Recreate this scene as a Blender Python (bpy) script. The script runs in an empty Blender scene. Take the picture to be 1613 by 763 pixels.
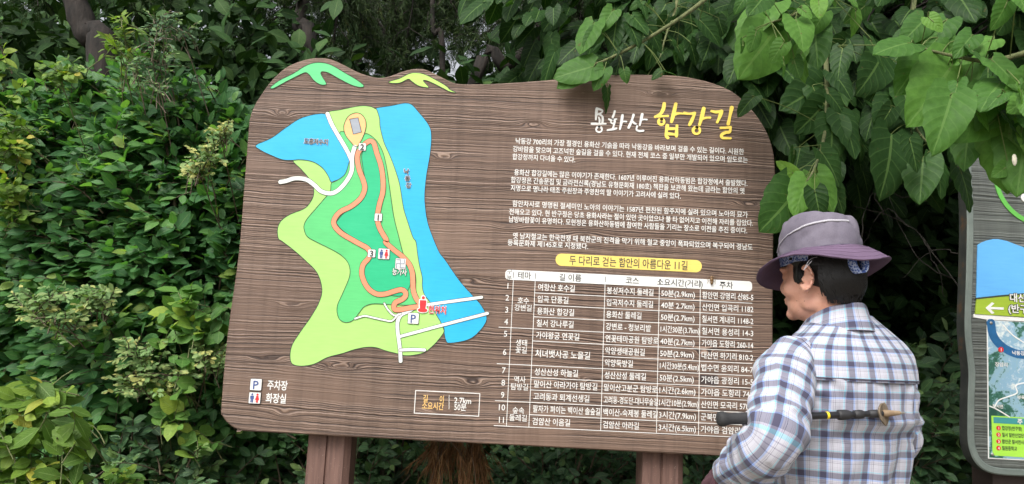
import bpy, bmesh, math, random
import numpy as np
from mathutils.geometry import tessellate_polygon as tessellate
from mathutils import Vector, Matrix, noise as mnoise

# ------------------------------------------------------------------ camera, sky, sun, exposure
SC = bpy.context.scene
COL = SC.collection
W, H, FPX = 1613.0, 763.0, 1200.0
YAW, PITCH, ROLL = [math.radians(a) for a in (0.0933, 8.163, 2.745)]
CAM = np.array([0.0, 0.0, 1.36])
_f = np.array([math.sin(YAW)*math.cos(PITCH), math.cos(YAW)*math.cos(PITCH), math.sin(PITCH)])
_r = np.array([math.cos(YAW), -math.sin(YAW), 0.0])
_u = np.cross(_r, _f)
RGT = math.cos(ROLL)*_r + math.sin(ROLL)*_u
UPV = -math.sin(ROLL)*_r + math.cos(ROLL)*_u
FWD = _f
cam_d = bpy.data.cameras.new('camera')
cam_d.sensor_width = 36.0
cam_d.lens = 36.0*FPX/W
cam_d.clip_start = 0.05
cam_d.clip_end = 500
cam = bpy.data.objects.new('camera', cam_d)
COL.objects.link(cam)
cam.matrix_world = Matrix(((RGT[0], UPV[0], -FWD[0], CAM[0]), (RGT[1], UPV[1], -FWD[1], CAM[1]),
                           (RGT[2], UPV[2], -FWD[2], CAM[2]), (0, 0, 0, 1)))
SC.camera = cam

SUN_EL, SUN_AZ = 49.0, 208.0      # degrees; azimuth measured clockwise from +Y (behind the photographer, a little left)
wd = bpy.data.worlds.new('World')
SC.world = wd
wd.use_nodes = True
wn = wd.node_tree
bg = wn.nodes['Background']
sky = wn.nodes.new('ShaderNodeTexSky')
sky.sky_type = 'NISHITA'
sky.sun_disc = False
sky.sun_elevation = math.radians(SUN_EL)
sky.sun_rotation = math.radians(SUN_AZ)
sky.air_density = 1.0
sky.dust_density = 6.0
hs = wn.nodes.new('ShaderNodeHueSaturation')
hs.inputs['Saturation'].default_value = 0.22       # a white overcast sky
wn.links.new(sky.outputs[0], hs.inputs['Color'])
wn.links.new(hs.outputs[0], bg.inputs['Color'])
bg.inputs['Strength'].default_value = 0.15
sd = bpy.data.lights.new('sun', 'SUN')
sd.energy = 1.2
sd.angle = math.radians(28)
sd.color = (1.0, 0.965, 0.92)
sun = bpy.data.objects.new('sun', sd)
COL.objects.link(sun)
_az, _el = math.radians(SUN_AZ), math.radians(SUN_EL)
sdir = Vector((math.sin(_az)*math.cos(_el), math.cos(_az)*math.cos(_el), math.sin(_el)))
sun.rotation_euler = sdir.to_track_quat('Z', 'Y').to_euler()
sun.location = sdir*20
SC.view_settings.view_transform = 'Standard'
SC.view_settings.look = 'None'
SC.view_settings.exposure = 0.68
SC.view_settings.gamma = 1.0
SC.render.engine = 'CYCLES'
SC.cycles.max_bounces = 6
SC.cycles.transparent_max_bounces = 4
SC.cycles.use_denoising = True

D = 2.6                                             # plane of the sign boards' faces


def at(x, y, Y=D):
    """point on the plane world-y = Y that the photograph shows at pixel (x, y)"""
    d = RGT*((x-W/2)/FPX) - UPV*((y-H/2)/FPX) + FWD
    return CAM + d*(Y/d[1])


def sg(pts):
    return [(p[0], p[2]) for p in (at(*q) for q in pts)]


# ------------------------------------------------------------------ helpers: objects
def put(o, parent=None, label=None, cat=None, group=None, kind=None):
    if o.name not in COL.objects:
        COL.objects.link(o)
    if parent is not None:
        o.parent = parent
        o.matrix_parent_inverse = parent.matrix_basis.inverted()
    for k, v in (('label', label), ('category', cat), ('group', group), ('kind', kind)):
        if v:
            o[k] = v
    return o


def empty(name, loc, label, cat, group=None):
    o = bpy.data.objects.new(name, None)
    o.empty_display_size = 0.1
    o.location = [float(v) for v in loc]
    return put(o, None, label, cat, group)


def mk(name, V, F, m, parent=None, uv=None, attr=None, smooth=True, **kw):
    """one mesh object from arrays; F is an (n,4) or (n,3) array or a list of such arrays"""
    V = np.asarray(V, dtype=np.float32)
    Fs = F if isinstance(F, list) else [F]
    Fs = [np.asarray(f, dtype=np.int32) for f in Fs if len(f)]
    me = bpy.data.meshes.new(name)
    me.vertices.add(len(V))
    me.vertices.foreach_set('co', V.ravel())
    loops = np.concatenate([f.ravel() for f in Fs])
    tot = np.concatenate([np.full(len(f), f.shape[1], np.int32) for f in Fs])
    me.loops.add(len(loops))
    me.loops.foreach_set('vertex_index', loops)
    me.polygons.add(len(tot))
    me.polygons.foreach_set('loop_start', np.concatenate([[0], np.cumsum(tot)[:-1]]).astype(np.int32))
    me.polygons.foreach_set('loop_total', tot)
    me.polygons.foreach_set('use_smooth', np.full(len(tot), smooth, bool))
    if uv is not None:
        l = me.uv_layers.new(name='UVMap')
        l.data.foreach_set('uv', np.asarray(uv, np.float32)[loops].ravel())
    if attr is not None:
        a = me.attributes.new('leaf_var', 'FLOAT', 'POINT')
        a.data.foreach_set('value', np.asarray(attr, np.float32))
    me.update()
    me.validate()
    if m is not None:
        me.materials.append(m)
    o = bpy.data.objects.new(name, me)
    return put(o, parent, **kw)


def from_bm(name, bm, m, parent=None, smooth=False, **kw):
    me = bpy.data.meshes.new(name)
    bmesh.ops.recalc_face_normals(bm, faces=bm.faces[:])
    bm.to_mesh(me)
    bm.free()
    if smooth:
        me.polygons.foreach_set('use_smooth', [True]*len(me.polygons))
    me.materials.append(m)
    return put(bpy.data.objects.new(name, me), parent, **kw)


def nrm(a):
    a = np.asarray(a, float)
    return a/np.maximum(np.linalg.norm(a, axis=-1, keepdims=True), 1e-9)


def tube_arrays(P, R_, sides=4):
    """P (n,m,3) polylines, R_ (n,m) radii -> vertices, quads"""
    P = np.asarray(P, float)
    n, m, _ = P.shape
    T = nrm(np.gradient(P, axis=1))
    ref = np.where(np.abs(T[..., 2:3]) < 0.9, np.array([0, 0, 1.0]), np.array([1.0, 0, 0]))
    A = nrm(np.cross(T, ref))
    B = np.cross(T, A)
    an = 2*math.pi*np.arange(sides)/sides
    V = P[:, :, None, :] + R_[:, :, None, None]*(A[:, :, None, :]*np.cos(an)[None, None, :, None] + B[:, :, None, :]*np.sin(an)[None, None, :, None])
    idx = np.arange(n*m*sides).reshape(n, m, sides)
    a, b = idx[:, :-1], idx[:, 1:]
    F = np.stack([a, np.roll(a, -1, 2), np.roll(b, -1, 2), b], -1).reshape(-1, 4)
    return V.reshape(-1, 3), F


# ------------------------------------------------------------------ helpers: materials
class NT:
    def __init__(self, name, rough=0.6, col=(0.5, 0.5, 0.5)):
        self.m = bpy.data.materials.new(name)
        self.m.use_nodes = True
        self.t = self.m.node_tree
        self.b = self.t.nodes['Principled BSDF']
        self.out = self.t.nodes['Material Output']
        self.b.inputs['Roughness'].default_value = rough
        self.b.inputs['Base Color'].default_value = (*col, 1)

    def n(self, typ, *ins, **kw):
        nd = self.t.nodes.new(typ)
        for k, v in kw.items():
            setattr(nd, k, v)
        for i, v in enumerate(ins):
            if v is None:
                continue
            self.set(nd.inputs[i], v)
        return nd

    def set(self, sock, v):
        if isinstance(v, bpy.types.NodeSocket):
            self.t.links.new(v, sock)
        elif isinstance(v, bpy.types.Node):
            self.t.links.new(v.outputs[0], sock)
        else:
            sock.default_value = v

    def math(self, op, a, b=None, c=None, clamp=False):
        return self.n('ShaderNodeMath', a, b, c, operation=op, use_clamp=clamp).outputs[0]

    def ramp(self, fac, stops, interp='LINEAR'):
        r = self.n('ShaderNodeValToRGB', fac)
        cr = r.color_ramp
        cr.interpolation = interp
        while len(cr.elements) < len(stops):
            cr.elements.new(0.5)
        for e, (p, c) in zip(cr.elements, stops):
            e.position = p
            e.color = (*c, 1) if len(c) == 3 else c
        return r.outputs[0]

    def mix(self, f, a, b, blend='MIX'):
        x = self.n('ShaderNodeMix', data_type='RGBA', blend_type=blend)
        self.set(x.inputs[0], f)
        for s, v in ((x.inputs[6], a), (x.inputs[7], b)):
            self.set(s, (*v, 1) if isinstance(v, tuple) and len(v) == 3 else v)
        return x.outputs[2]

    def noise(self, vec, scale, detail=2.0, rough=0.5, dim='3D', w=None):
        x = self.n('ShaderNodeTexNoise', noise_dimensions=dim)
        if vec is not None:
            self.set(x.inputs['Vector'], vec)
        if w is not None:
            self.set(x.inputs['W'], w)
        x.inputs['Scale'].default_value = scale
        x.inputs['Detail'].default_value = detail
        x.inputs['Roughness'].default_value = rough
        return x.outputs[0]

    def base(self, c):
        self.set(self.b.inputs['Base Color'], c)

    def bump(self, h, strength=0.5, dist=0.002):
        x = self.n('ShaderNodeBump')
        x.inputs['Strength'].default_value = strength
        x.inputs['Distance'].default_value = dist
        self.set(x.inputs['Height'], h)
        self.t.links.new(x.outputs[0], self.b.inputs['Normal'])
        return x


def lin(r, g, b):
    return tuple(((c/255.0)/12.92 if c/255.0 <= 0.04045 else ((c/255.0+0.055)/1.055)**2.4) for c in (r, g, b))


def paint(name, col, rough=0.55, grime=0.12):
    """brushed paint: faint streaks and wear along the boards"""
    k = NT(name, rough)
    o = k.n('ShaderNodeTexCoord').outputs['Object']
    mp = k.n('ShaderNodeMapping', o)
    mp.inputs['Scale'].default_value = (6, 6, 60)
    n = k.noise(mp.outputs[0], 3.0, 4.0, 0.6)
    n2 = k.noise(o, 9.0, 3.0)
    f = k.math('MULTIPLY', k.math('ADD', n, n2), 0.5)
    d = tuple(c*(1-grime*2.2) for c in col)
    l = tuple(min(0.9, c*(1+grime)+0.01) for c in col)
    k.base(k.ramp(f, [(0.3, d), (0.5, col), (0.7, l)]))
    k.bump(n, 0.25, 0.001)
    return k.m


def flat(name, col, rough=0.5, metal=0.0):
    k = NT(name, rough, col)
    o = k.n('ShaderNodeTexCoord').outputs['Object']
    n = k.noise(o, 40.0, 3.0)
    k.base(k.ramp(n, [(0.3, tuple(c*0.86 for c in col)), (0.7, tuple(min(0.95, c*1.1) for c in col))]))
    k.b.inputs['Metallic'].default_value = metal
    return k.m


def wood_board(name, dark, mid, light, knots, freq=75.0, plank=0.32):
    """flat-sawn relief grain: contour lines of a warped height field, with rings round the knots"""
    k = NT(name, 0.62)
    o = k.n('ShaderNodeTexCoord').outputs['Object']
    s = k.n('ShaderNodeSeparateXYZ', o)
    X, Z = s.outputs[0], s.outputs[2]
    # glued planks: each shifts its own grain
    zi = k.math('FLOOR', k.math('DIVIDE', Z, plank))
    c = k.n('ShaderNodeCombineXYZ', k.math('MULTIPLY', X, 0.9), k.math('MULTIPLY', zi, 7.3), k.math('MULTIPLY', Z, 2.2))
    warp = k.math('MULTIPLY', k.math('SUBTRACT', k.noise(c.outputs[0], 1.0, 1.0), 0.5), 0.065)
    c2 = k.n('ShaderNodeCombineXYZ', k.math('MULTIPLY', X, 16.0), 0.0, k.math('MULTIPLY', Z, 30.0))
    w2 = k.math('MULTIPLY', k.math('SUBTRACT', k.noise(c2.outputs[0], 1.0, 2.0), 0.5), 0.008)
    h = k.math('ADD', k.math('ADD', Z, warp), w2)
    core = None
    for (kx, kz, A, sx, sz) in knots:
        ex = k.math('POWER', k.math('DIVIDE', k.math('SUBTRACT', X, kx), sx), 2.0)
        ez = k.math('POWER', k.math('DIVIDE', k.math('SUBTRACT', Z, kz), sz), 2.0)
        g = k.math('EXPONENT', k.math('MULTIPLY', k.math('ADD', ex, ez), -1.0))
        h = k.math('ADD', h, k.math('MULTIPLY', g, A))
        g6 = k.math('EXPONENT', k.math('MULTIPLY', k.math('ADD', ex, ez), -14.0))
        core = g6 if core is None else k.math('ADD', core, g6)
    ring = k.noise(None, freq, 2.0, 0.6, dim='1D', w=h)
    fine = k.n('ShaderNodeCombineXYZ', k.math('MULTIPLY', X, 5.0), 0.0, k.math('MULTIPLY', h, 260.0))
    fn = k.noise(fine.outputs[0], 1.0, 2.0, 0.6)
    sig = k.math('ADD', k.math('MULTIPLY', ring, 0.8), k.math('MULTIPLY', fn, 0.2))
    # bands where the relief is brushed away and the face is smooth
    cm = k.n('ShaderNodeCombineXYZ', k.math('MULTIPLY', X, 1.6), 0.0, k.math('MULTIPLY', h, 7.0))
    calm = k.ramp(k.noise(cm.outputs[0], 1.0, 2.0), [(0.36, (0.3,)*3), (0.50, (1.25,)*3)])
    sig = k.math('ADD', 0.52, k.math('MULTIPLY', k.math('SUBTRACT', sig, 0.52), calm))
    col = k.ramp(sig, [(0.34, dark), (0.45, tuple((a*0.35+b*0.65) for a, b in zip(dark, mid))), (0.53, mid), (0.66, light)])
    tone = k.noise(o, 2.6, 3.0)
    col = k.mix(1.0, col, k.ramp(tone, [(0.3, (0.86, 0.84, 0.83)), (0.7, (1.1, 1.08, 1.08))]), 'MULTIPLY')
    pl = k.noise(None, 1.0, 0.0, dim='1D', w=k.math('MULTIPLY', zi, 3.7))
    col = k.mix(1.0, col, k.ramp(pl, [(0.3, (0.93, 0.9, 0.9)), (0.7, (1.06, 1.05, 1.05))]), 'MULTIPLY')
    seam = k.math('LESS_THAN', k.math('FRACT', k.math('DIVIDE', Z, plank)), 0.006)
    col = k.mix(k.math('MULTIPLY', seam, 0.45), col, dark)
    if core is not None:
        col = k.mix(k.math('MULTIPLY', core, 0.7, clamp=True), col, tuple(a*0.8 + b*0.35 for a, b in zip(dark, mid)))
    # run-off streaks and dust
    cst = k.n('ShaderNodeCombineXYZ', k.math('MULTIPLY', X, 22.0), 0.0, k.math('MULTIPLY', Z, 1.4))
    col = k.mix(1.0, col, k.ramp(k.noise(cst.outputs[0], 1.0, 4.0, 0.65), [(0.36, (0.84, 0.83, 0.82)), (0.5, (1, 1, 1)), (0.68, (1.10, 1.09, 1.08))]), 'MULTIPLY')
    # scuffs
    cs = k.n('ShaderNodeCombineXYZ', k.math('MULTIPLY', X, 14.0), 0.0, k.math('MULTIPLY', Z, 40.0))
    sc = k.ramp(k.noise(cs.outputs[0], 1.0, 5.0, 0.75), [(0.66, (0, 0, 0)), (0.8, (0.5,)*3)])
    col = k.mix(sc, col, tuple(min(1, c*1.7+0.02) for c in light))
    k.base(col)
    k.bump(k.math('SUBTRACT', sig, k.math('MULTIPLY', seam, 0.3)), 0.9, 0.006)
    return k.m


def leaf_mat(name, stops, vein=0.35, rough=0.42, transl=0.25, side=9.0, vcol=(0.30, 0.42, 0.16), spec=0.30):
    k = NT(name, rough)
    k.b.inputs['Specular IOR Level'].default_value = spec
    a = k.n('ShaderNodeAttribute', attribute_name='leaf_var')
    var = a.outputs['Fac']
    uv = k.n('ShaderNodeUVMap')
    s = k.n('ShaderNodeSeparateXYZ', uv.outputs[0])
    u, v = s.outputs[0], k.math('ABSOLUTE', k.math('SUBTRACT', k.math('MULTIPLY', s.outputs[1], 2.0), 1.0))
    col = k.ramp(var, stops)
    o = k.n('ShaderNodeTexCoord').outputs['Object']
    blot = k.noise(o, 60.0, 3.0, 0.6)
    col = k.mix(1.0, col, k.ramp(blot, [(0.3, (0.8, 0.82, 0.8)), (0.7, (1.15, 1.12, 1.1))]), 'MULTIPLY')
    mid = k.math('LESS_THAN', v, 0.055)
    sv = k.math('SINE', k.math('MULTIPLY', k.math('SUBTRACT', k.math('MULTIPLY', u, side), k.math('MULTIPLY', v, side*0.32)), 6.2832))
    svm = k.math('GREATER_THAN', sv, 0.93)
    vm = k.math('MULTIPLY', k.math('MAXIMUM', mid, k.math('MULTIPLY', svm, 0.32)), vein)
    col = k.mix(vm, col, vcol)
    # insect damage and scorch
    spot = k.ramp(k.noise(o, 34.0, 4.0, 0.7), [(0.66, (0, 0, 0)), (0.72, (0.75,)*3)])
    col = k.mix(spot, col, (0.13, 0.095, 0.035))
    k.base(col)
    k.b.inputs['IOR'].default_value = 1.42
    k.bump(k.math('ADD', k.math('MULTIPLY', sv, 0.5), blot), 0.35, 0.002)
    tr = k.n('ShaderNodeBsdfTranslucent')
    k.set(tr.inputs[0], k.mix(1.0, col, (1.3, 1.5, 0.5), 'MULTIPLY'))
    ms = k.n('ShaderNodeMixShader')
    ms.inputs[0].default_value = transl
    k.t.links.new(k.b.outputs[0], ms.inputs[1])
    k.t.links.new(tr.outputs[0], ms.inputs[2])
    k.t.links.new(ms.outputs[0], k.out.inputs[0])
    return k.m


def bark_mat(name, a, b, scale=30.0):
    k = NT(name, 0.9)
    o = k.n('ShaderNodeTexCoord').outputs['Object']
    mp = k.n('ShaderNodeMapping', o)
    mp.inputs['Scale'].default_value = (1, 1, 0.25)
    n = k.noise(mp.outputs[0], scale, 5.0, 0.65)
    k.base(k.ramp(n, [(0.35, a), (0.65, b)]))
    k.bump(n, 0.9, 0.012)
    return k.m


WHITE = paint('white_paint', (0.74, 0.74, 0.71), 0.5, 0.06)
WHITEL = paint('white_lettering_paint', (0.72, 0.71, 0.68), 0.5, 0.05)
YELLOW = paint('yellow_paint', lin(236, 208, 92), 0.5, 0.08)
DARKLINE = paint('dark_outline_paint', (0.035, 0.06, 0.03), 0.7, 0.1)
GREYTXT = paint('grey_lettering_paint', (0.045, 0.042, 0.04), 0.6, 0.05)
LAKE = paint('lake_blue_paint', lin(28, 168, 222), 0.5, 0.06)
LANDL = paint('light_green_paint', lin(160, 212, 112), 0.5, 0.05)
LANDM = paint('mid_green_paint', lin(84, 190, 112), 0.5, 0.05)
LANDD = paint('deep_green_paint', lin(22, 176, 122), 0.5, 0.05)
EMG = paint('emerald_paint', lin(84, 200, 122), 0.5, 0.06)
EMY = paint('lime_paint', lin(172, 216, 96), 0.5, 0.06)
TRAIL = paint('salmon_paint', lin(236, 140, 104), 0.5, 0.05)
TEAR = paint('apricot_paint', lin(240, 180, 118), 0.5, 0.05)
GREYP = paint('grey_paint', lin(150, 156, 166), 0.5, 0.05)
REDP = paint('red_paint', lin(205, 34, 40), 0.5, 0.06)
BLUEP = paint('blue_paint', lin(66, 84, 138), 0.5, 0.06)
ORANGET = paint('ochre_lettering_paint', lin(222, 182, 112), 0.5, 0.06)


# ------------------------------------------------------------------ helpers: flat shapes on a board
def cr(pts, n=5, closed=True):
    p = np.asarray(pts, float)
    N = len(p)
    out = []
    for i in range(N if closed else N-1):
        if closed:
            a, b, c, d = p[(i-1) % N], p[i], p[(i+1) % N], p[(i+2) % N]
        else:
            a, b, c, d = p[max(i-1, 0)], p[i], p[i+1], p[min(i+2, N-1)]
        for t in np.arange(n)/n:
            out.append(0.5*((2*b)+(-a+c)*t+(2*a-5*b+4*c-d)*t*t+(-a+3*b-3*c+d)*t**3))
    if not closed:
        out.append(p[-1])
    return np.array(out)


def prism(bm, pts, y0, y1):
    f = [bm.verts.new((p[0], y0, p[1])) for p in pts]
    b = [bm.verts.new((p[0], y1, p[1])) for p in pts]
    n = len(f)
    tris = tessellate([[Vector((p[0], p[1], 0)) for p in pts]])
    for t3 in tris:
        if len(set(t3)) == 3:
            bm.faces.new([f[i] for i in t3])
    for i in range(n):
        bm.faces.new((f[i], f[(i+1) % n], b[(i+1) % n], b[i]))


def ribbon_pts(line, w):
    """outline polygon of a stroke with round ends; w is a half width or a list of them"""
    p = np.asarray(line, float)
    n = len(p)
    w = np.full(n, w) if np.isscalar(w) else np.asarray(w, float)
    t = nrm(np.gradient(p, axis=0))
    s = np.stack([-t[:, 1], t[:, 0]], 1)
    L = p + s*w[:, None]
    R_ = p - s*w[:, None]
    def cap(c, a, r):
        return [c+r*np.array([math.cos(a+q), math.sin(a+q)]) for q in np.linspace(0, math.pi, 7)[1:-1]]
    e = cap(p[-1], math.atan2(-s[-1][1], -s[-1][0]), w[-1])
    b = cap(p[0], math.atan2(s[0][1], s[0][0]), w[0])
    return list(L) + e[::-1] + list(R_[::-1]) + b[::-1]


def ribbon(bm, line, w, y0, y1):
    """stroke as quads (safe when it bends), with round caps"""
    p = np.asarray(line, float)
    n = len(p)
    w = np.full(n, w) if np.isscalar(w) else np.asarray(w, float)
    t = nrm(np.gradient(p, axis=0))
    s = np.stack([-t[:, 1], t[:, 0]], 1)
    rows = []
    for k_ in range(1, 5):
        a = math.pi/2*k_/5
        rows.append((p[0]-t[0]*w[0]*math.cos(a), s[0]*w[0]*math.sin(a)))
    rows += [(p[i], s[i]*w[i]) for i in range(n)]
    for k_ in range(4, 0, -1):
        a = math.pi/2*k_/5
        rows.append((p[-1]+t[-1]*w[-1]*math.cos(a), s[-1]*w[-1]*math.sin(a)))
    vs = []
    for c, o in rows:
        a, b = c+o, c-o
        vs.append([bm.verts.new((a[0], y0, a[1])), bm.verts.new((b[0], y0, b[1])),
                   bm.verts.new((b[0], y1, b[1])), bm.verts.new((a[0], y1, a[1]))])
    for A, B in zip(vs[:-1], vs[1:]):
        for i in (0, 1, 3):
            j = (i+1) % 4
            bm.faces.new((A[i], A[j], B[j], B[i]))
    bm.faces.new(vs[0][:])
    bm.faces.new(vs[-1][::-1])


def ring_shape(bm, c, r, w, y0, y1, n=22, sx=1.0):
    for i in range(n):
        q = []
        for a in (2*math.pi*i/n, 2*math.pi*(i+1)/n):
            q.append((c[0]+sx*(r-w)*math.cos(a), c[1]+(r-w)*math.sin(a)))
            q.append((c[0]+sx*(r+w)*math.cos(a), c[1]+(r+w)*math.sin(a)))
        a, b, c_, d = q
        f = [bm.verts.new((x, y0, z)) for x, z in (a, b, d, c_)]
        bm.faces.new(f)
        for (p1, p2) in ((a, c_), (b, d)):
            bm.faces.new([bm.verts.new((x, y, z)) for (x, z), y in ((p1, y0), (p2, y0), (p2, y1), (p1, y1))])


def outline_of(bm, pts, w, y0, y1):
    p = np.vstack([pts, pts[:1]])
    ribbon(bm, p, w, y0, y1)


def rrect(x0, x1, z0, z1, r, n=5):
    out = []
    for cx, cz, a0 in ((x1-r, z1-r, 0), (x0+r, z1-r, 90), (x0+r, z0+r, 180), (x1-r, z0+r, 270)):
        for i in range(n+1):
            a = math.radians(a0+90*i/n)
            out.append((cx+r*math.cos(a), cz+r*math.sin(a)))
    return out


_tc = bpy.data.curves.new('lettering_source', 'FONT')
_to = bpy.data.objects.new('lettering_source', _tc)
COL.objects.link(_to)
_tc.space_line = 3.0
_tc.resolution_u = 2
GLYPH, ADV = {}, {' ': 0.26}


def _eval_text(body, bold):
    _tc.offset = bold
    _tc.body = body
    dg = bpy.context.evaluated_depsgraph_get()
    me = bpy.data.meshes.new_from_object(_to.evaluated_get(dg))
    me.calc_loop_triangles()
    v = np.zeros(len(me.vertices)*3)
    me.vertices.foreach_get('co', v)
    t = np.zeros(len(me.loop_triangles)*3, np.int32)
    me.loop_triangles.foreach_get('vertices', t)
    bpy.data.meshes.remove(me)
    return v.reshape(-1, 3)[:, :2], t.reshape(-1, 3)


def glyphs(text, bold):
    """outlines of the characters of a line (each laid out on a row of its own, then cached)"""
    miss = sorted({c for c in text if c != ' ' and (c, bold) not in GLYPH})
    if miss:
        v, t = _eval_text('\n'.join(miss), bold)
        li = np.clip(np.round((0.4-v[:, 1])/3.0), 0, len(miss)-1).astype(int)
        for i, ch in enumerate(miss):
            sel = np.nonzero(li == i)[0]
            mp_ = np.full(len(v), -1)
            mp_[sel] = np.arange(len(sel))
            GLYPH[ch, bold] = (v[sel]+np.array([0, 3.0*i]), mp_[t[li[t[:, 0]] == i]])
    miss = sorted({c for c in text if c not in ADV})
    if miss:
        v, t = _eval_text('\n'.join(['|']+[c+'|' for c in miss]), 0.0)
        li = np.clip(np.round((0.4-v[:, 1])/3.0), 0, len(miss)).astype(int)
        m0 = v[li == 0, 0].max()
        for i, c in enumerate(miss):
            ADV[c] = v[li == i+1, 0].max()-m0


class Letters:
    """collects lines of lettering into one mesh lying on a board"""
    def __init__(self):
        self.V, self.T, self.n = [], [], 0

    def line(self, text, x0, zc, h, width=None, bold=0.0, align='L', natural=1.0):
        glyphs(text, bold)
        vs, ts, n, x = [], [], 0, 0.0
        for ch in text:
            if ch != ' ':
                gv, gt = GLYPH[ch, bold]
                vs.append(gv+np.array([x, 0]))
                ts.append(gt+n)
                n += len(gv)
            x += ADV[ch]
        v, t = np.concatenate(vs), np.concatenate(ts)
        lo, hi = v[:, 0].min(), v[:, 0].max()
        sz = h/0.88
        sx = sz*natural if width is None else width/(hi-lo)
        x = (v[:, 0]-lo)*sx
        wd_ = (hi-lo)*sx
        x += x0 - (0 if align == 'L' else wd_/2 if align == 'C' else wd_)
        z = zc + (v[:, 1]-0.37)*sz
        self.V.append(np.stack([x, np.zeros_like(x), z], 1))
        self.T.append(t.reshape(-1, 3)+self.n)
        self.n += len(v)

    def px(self, text, p, q, hpx, bold=0.012, Y=D):
        """from pixel p (left, mid height) to pixel q (right, mid height)"""
        a, b = at(*p, Y), at(*q, Y)
        self.line(text, a[0], (a[2]+b[2])/2, hpx*Y/FPX, b[0]-a[0], bold)

    def build(self, name, m, y, parent, **kw):
        V = np.concatenate(self.V)
        V[:, 1] = y
        T = np.concatenate(self.T)
        # give the paint film an edge: faces look towards -y
        a, b, c = V[T[:, 0]], V[T[:, 1]], V[T[:, 2]]
        ny = np.cross(b-a, c-a)[:, 1]
        T[ny > 0] = T[ny > 0][:, ::-1]
        return mk(name, V, T, m, parent, smooth=False, **kw)


# ------------------------------------------------------------------ ground and sky-side setting
def ground():
    k = NT('leaf_litter_soil', 0.95)
    o = k.n('ShaderNodeTexCoord').outputs['Object']
    n = k.noise(o, 3.0, 6.0, 0.65)
    n2 = k.noise(o, 40.0, 4.0, 0.6)
    k.base(k.mix(n2, k.ramp(n, [(0.35, (0.03, 0.022, 0.014)), (0.65, (0.075, 0.055, 0.034))]), (0.05, 0.045, 0.02)))
    k.bump(n2, 0.8, 0.03)
    xs = np.concatenate([np.linspace(-150, -12, 12), np.linspace(-10, 10, 60), np.linspace(12, 150, 12)])
    ys = np.concatenate([np.linspace(-150, -9, 12), np.linspace(-8, 16, 70), np.linspace(18, 150, 12)])
    X, Y = np.meshgrid(xs, ys)
    Z = 0.05*np.sin(X*0.9)*np.sin(Y*0.7) + 0.10*np.clip(Y-3.5, 0, 8)
    Z = np.where(Y < 2.4, 0.0, Z*np.clip((Y-2.4)/1.0, 0, 1))
    V = np.stack([X.ravel(), Y.ravel(), Z.ravel()], 1)
    nx, ny = len(xs), len(ys)
    i = np.arange(nx*ny).reshape(ny, nx)
    F = np.stack([i[:-1, :-1].ravel(), i[:-1, 1:].ravel(), i[1:, 1:].ravel(), i[1:, :-1].ravel()], 1)
    mk('ground', V, F, k.m, kind='structure')
    # the trodden path the two of them stand on
    p = NT('compacted_path', 0.9)
    o = p.n('ShaderNodeTexCoord').outputs['Object']
    n = p.noise(o, 30.0, 6.0, 0.7)
    p.base(p.ramp(n, [(0.3, (0.16, 0.135, 0.10)), (0.7, (0.30, 0.26, 0.20))]))
    p.bump(n, 0.6, 0.01)
    mk('path', [(-40, -3.5, .006), (40, -3.5, .006), (40, 2.3, .006), (-40, 2.3, .006)], np.array([[0, 1, 2, 3]]), p.m, smooth=False, kind='structure')


ground()


# ------------------------------------------------------------------ the main information board
def z3(u, v): return (340+u/2.385, 80+v/2.385)
def z4(u, v): return (340+u/1.9915, 380+v/1.9915)
def z8(u, v): return (540+u/3.817, 380+v/3.817)
def z2(u, v): return (780+u/2.3111, 390+v/2.3111)
def z1(u, v): return (780+u/2.9356, 140+v/2.9356)
def z5(u, v): return (400+u/3.226, v/3.226)
def z9(u, v): return (920+u/6.452, 155+v/6.452)


KN_PX = [(459.5, 483), (448, 653.6), (745.7, 604.5), (422.8, 568), (535.8, 580), (699.7, 249), (444.8, 180.6),
         (841, 194.5), (1018, 274.5), (923, 368), (1180, 324), (892, 257), (800, 358), (735, 440), (1110, 560), (905, 600),
         (1040, 150), (700, 650)]
knots = []
_rk = random.Random(4)
for i, q in enumerate(KN_PX):
    p = at(*q)
    knots.append((round(p[0], 4), round(p[2], 4), _rk.uniform(.012, .026)*_rk.choice((1, 1, -1)), _rk.uniform(.03, .07), _rk.uniform(.010, .016)))
WOOD = wood_board('brown_relief_wood', lin(56, 42, 35), lin(113, 93, 79), lin(148, 129, 114), knots, 205.0)

sign = empty('information_board', (0, D+0.06, 0.9), 'large brown wooden information board with painted trail map and white Korean text, on two posts', 'sign board')

board_px = [z3(85, 763), z3(104, 530), z3(122, 300), z3(128, 250), z3(145, 205), z3(170, 165), z3(190, 135), z3(220, 100), z3(260, 65),
            z3(300, 45), z3(350, 30), z3(400, 27), z3(440, 35), z3(490, 58), z3(540, 83), z3(590, 98), z3(625, 101), z3(660, 93),
            z3(700, 78), z3(745, 68), z3(785, 70), z3(820, 85), z3(860, 105), z3(900, 122), z3(950, 126), z3(1010, 125), z3(1097, 121),
            (860, 126.5), (920, 120.5), (974, 117.5), (1024, 118), (1069, 119.5), (1109, 127), (1139, 137), (1161, 149.4), (1183.7, 171.8),
            (1198.6, 191.7), (1208.6, 209), (1216, 229), (1220.5, 254), (1221.5, 290), (1219, 360), (1218, 436), (1217.5, 560), (1216, 640),
            (1214, 690), (1208, 708), (1196, 718), (1180, 721), (1130, 718.5), (965, 710), (800, 701.4), (600, 690.8), (390, 679.8), z4(80, 594), z4(60, 588), z4(35, 570),
            z4(20, 548), z4(16, 520), z4(35, 300)]


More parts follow.
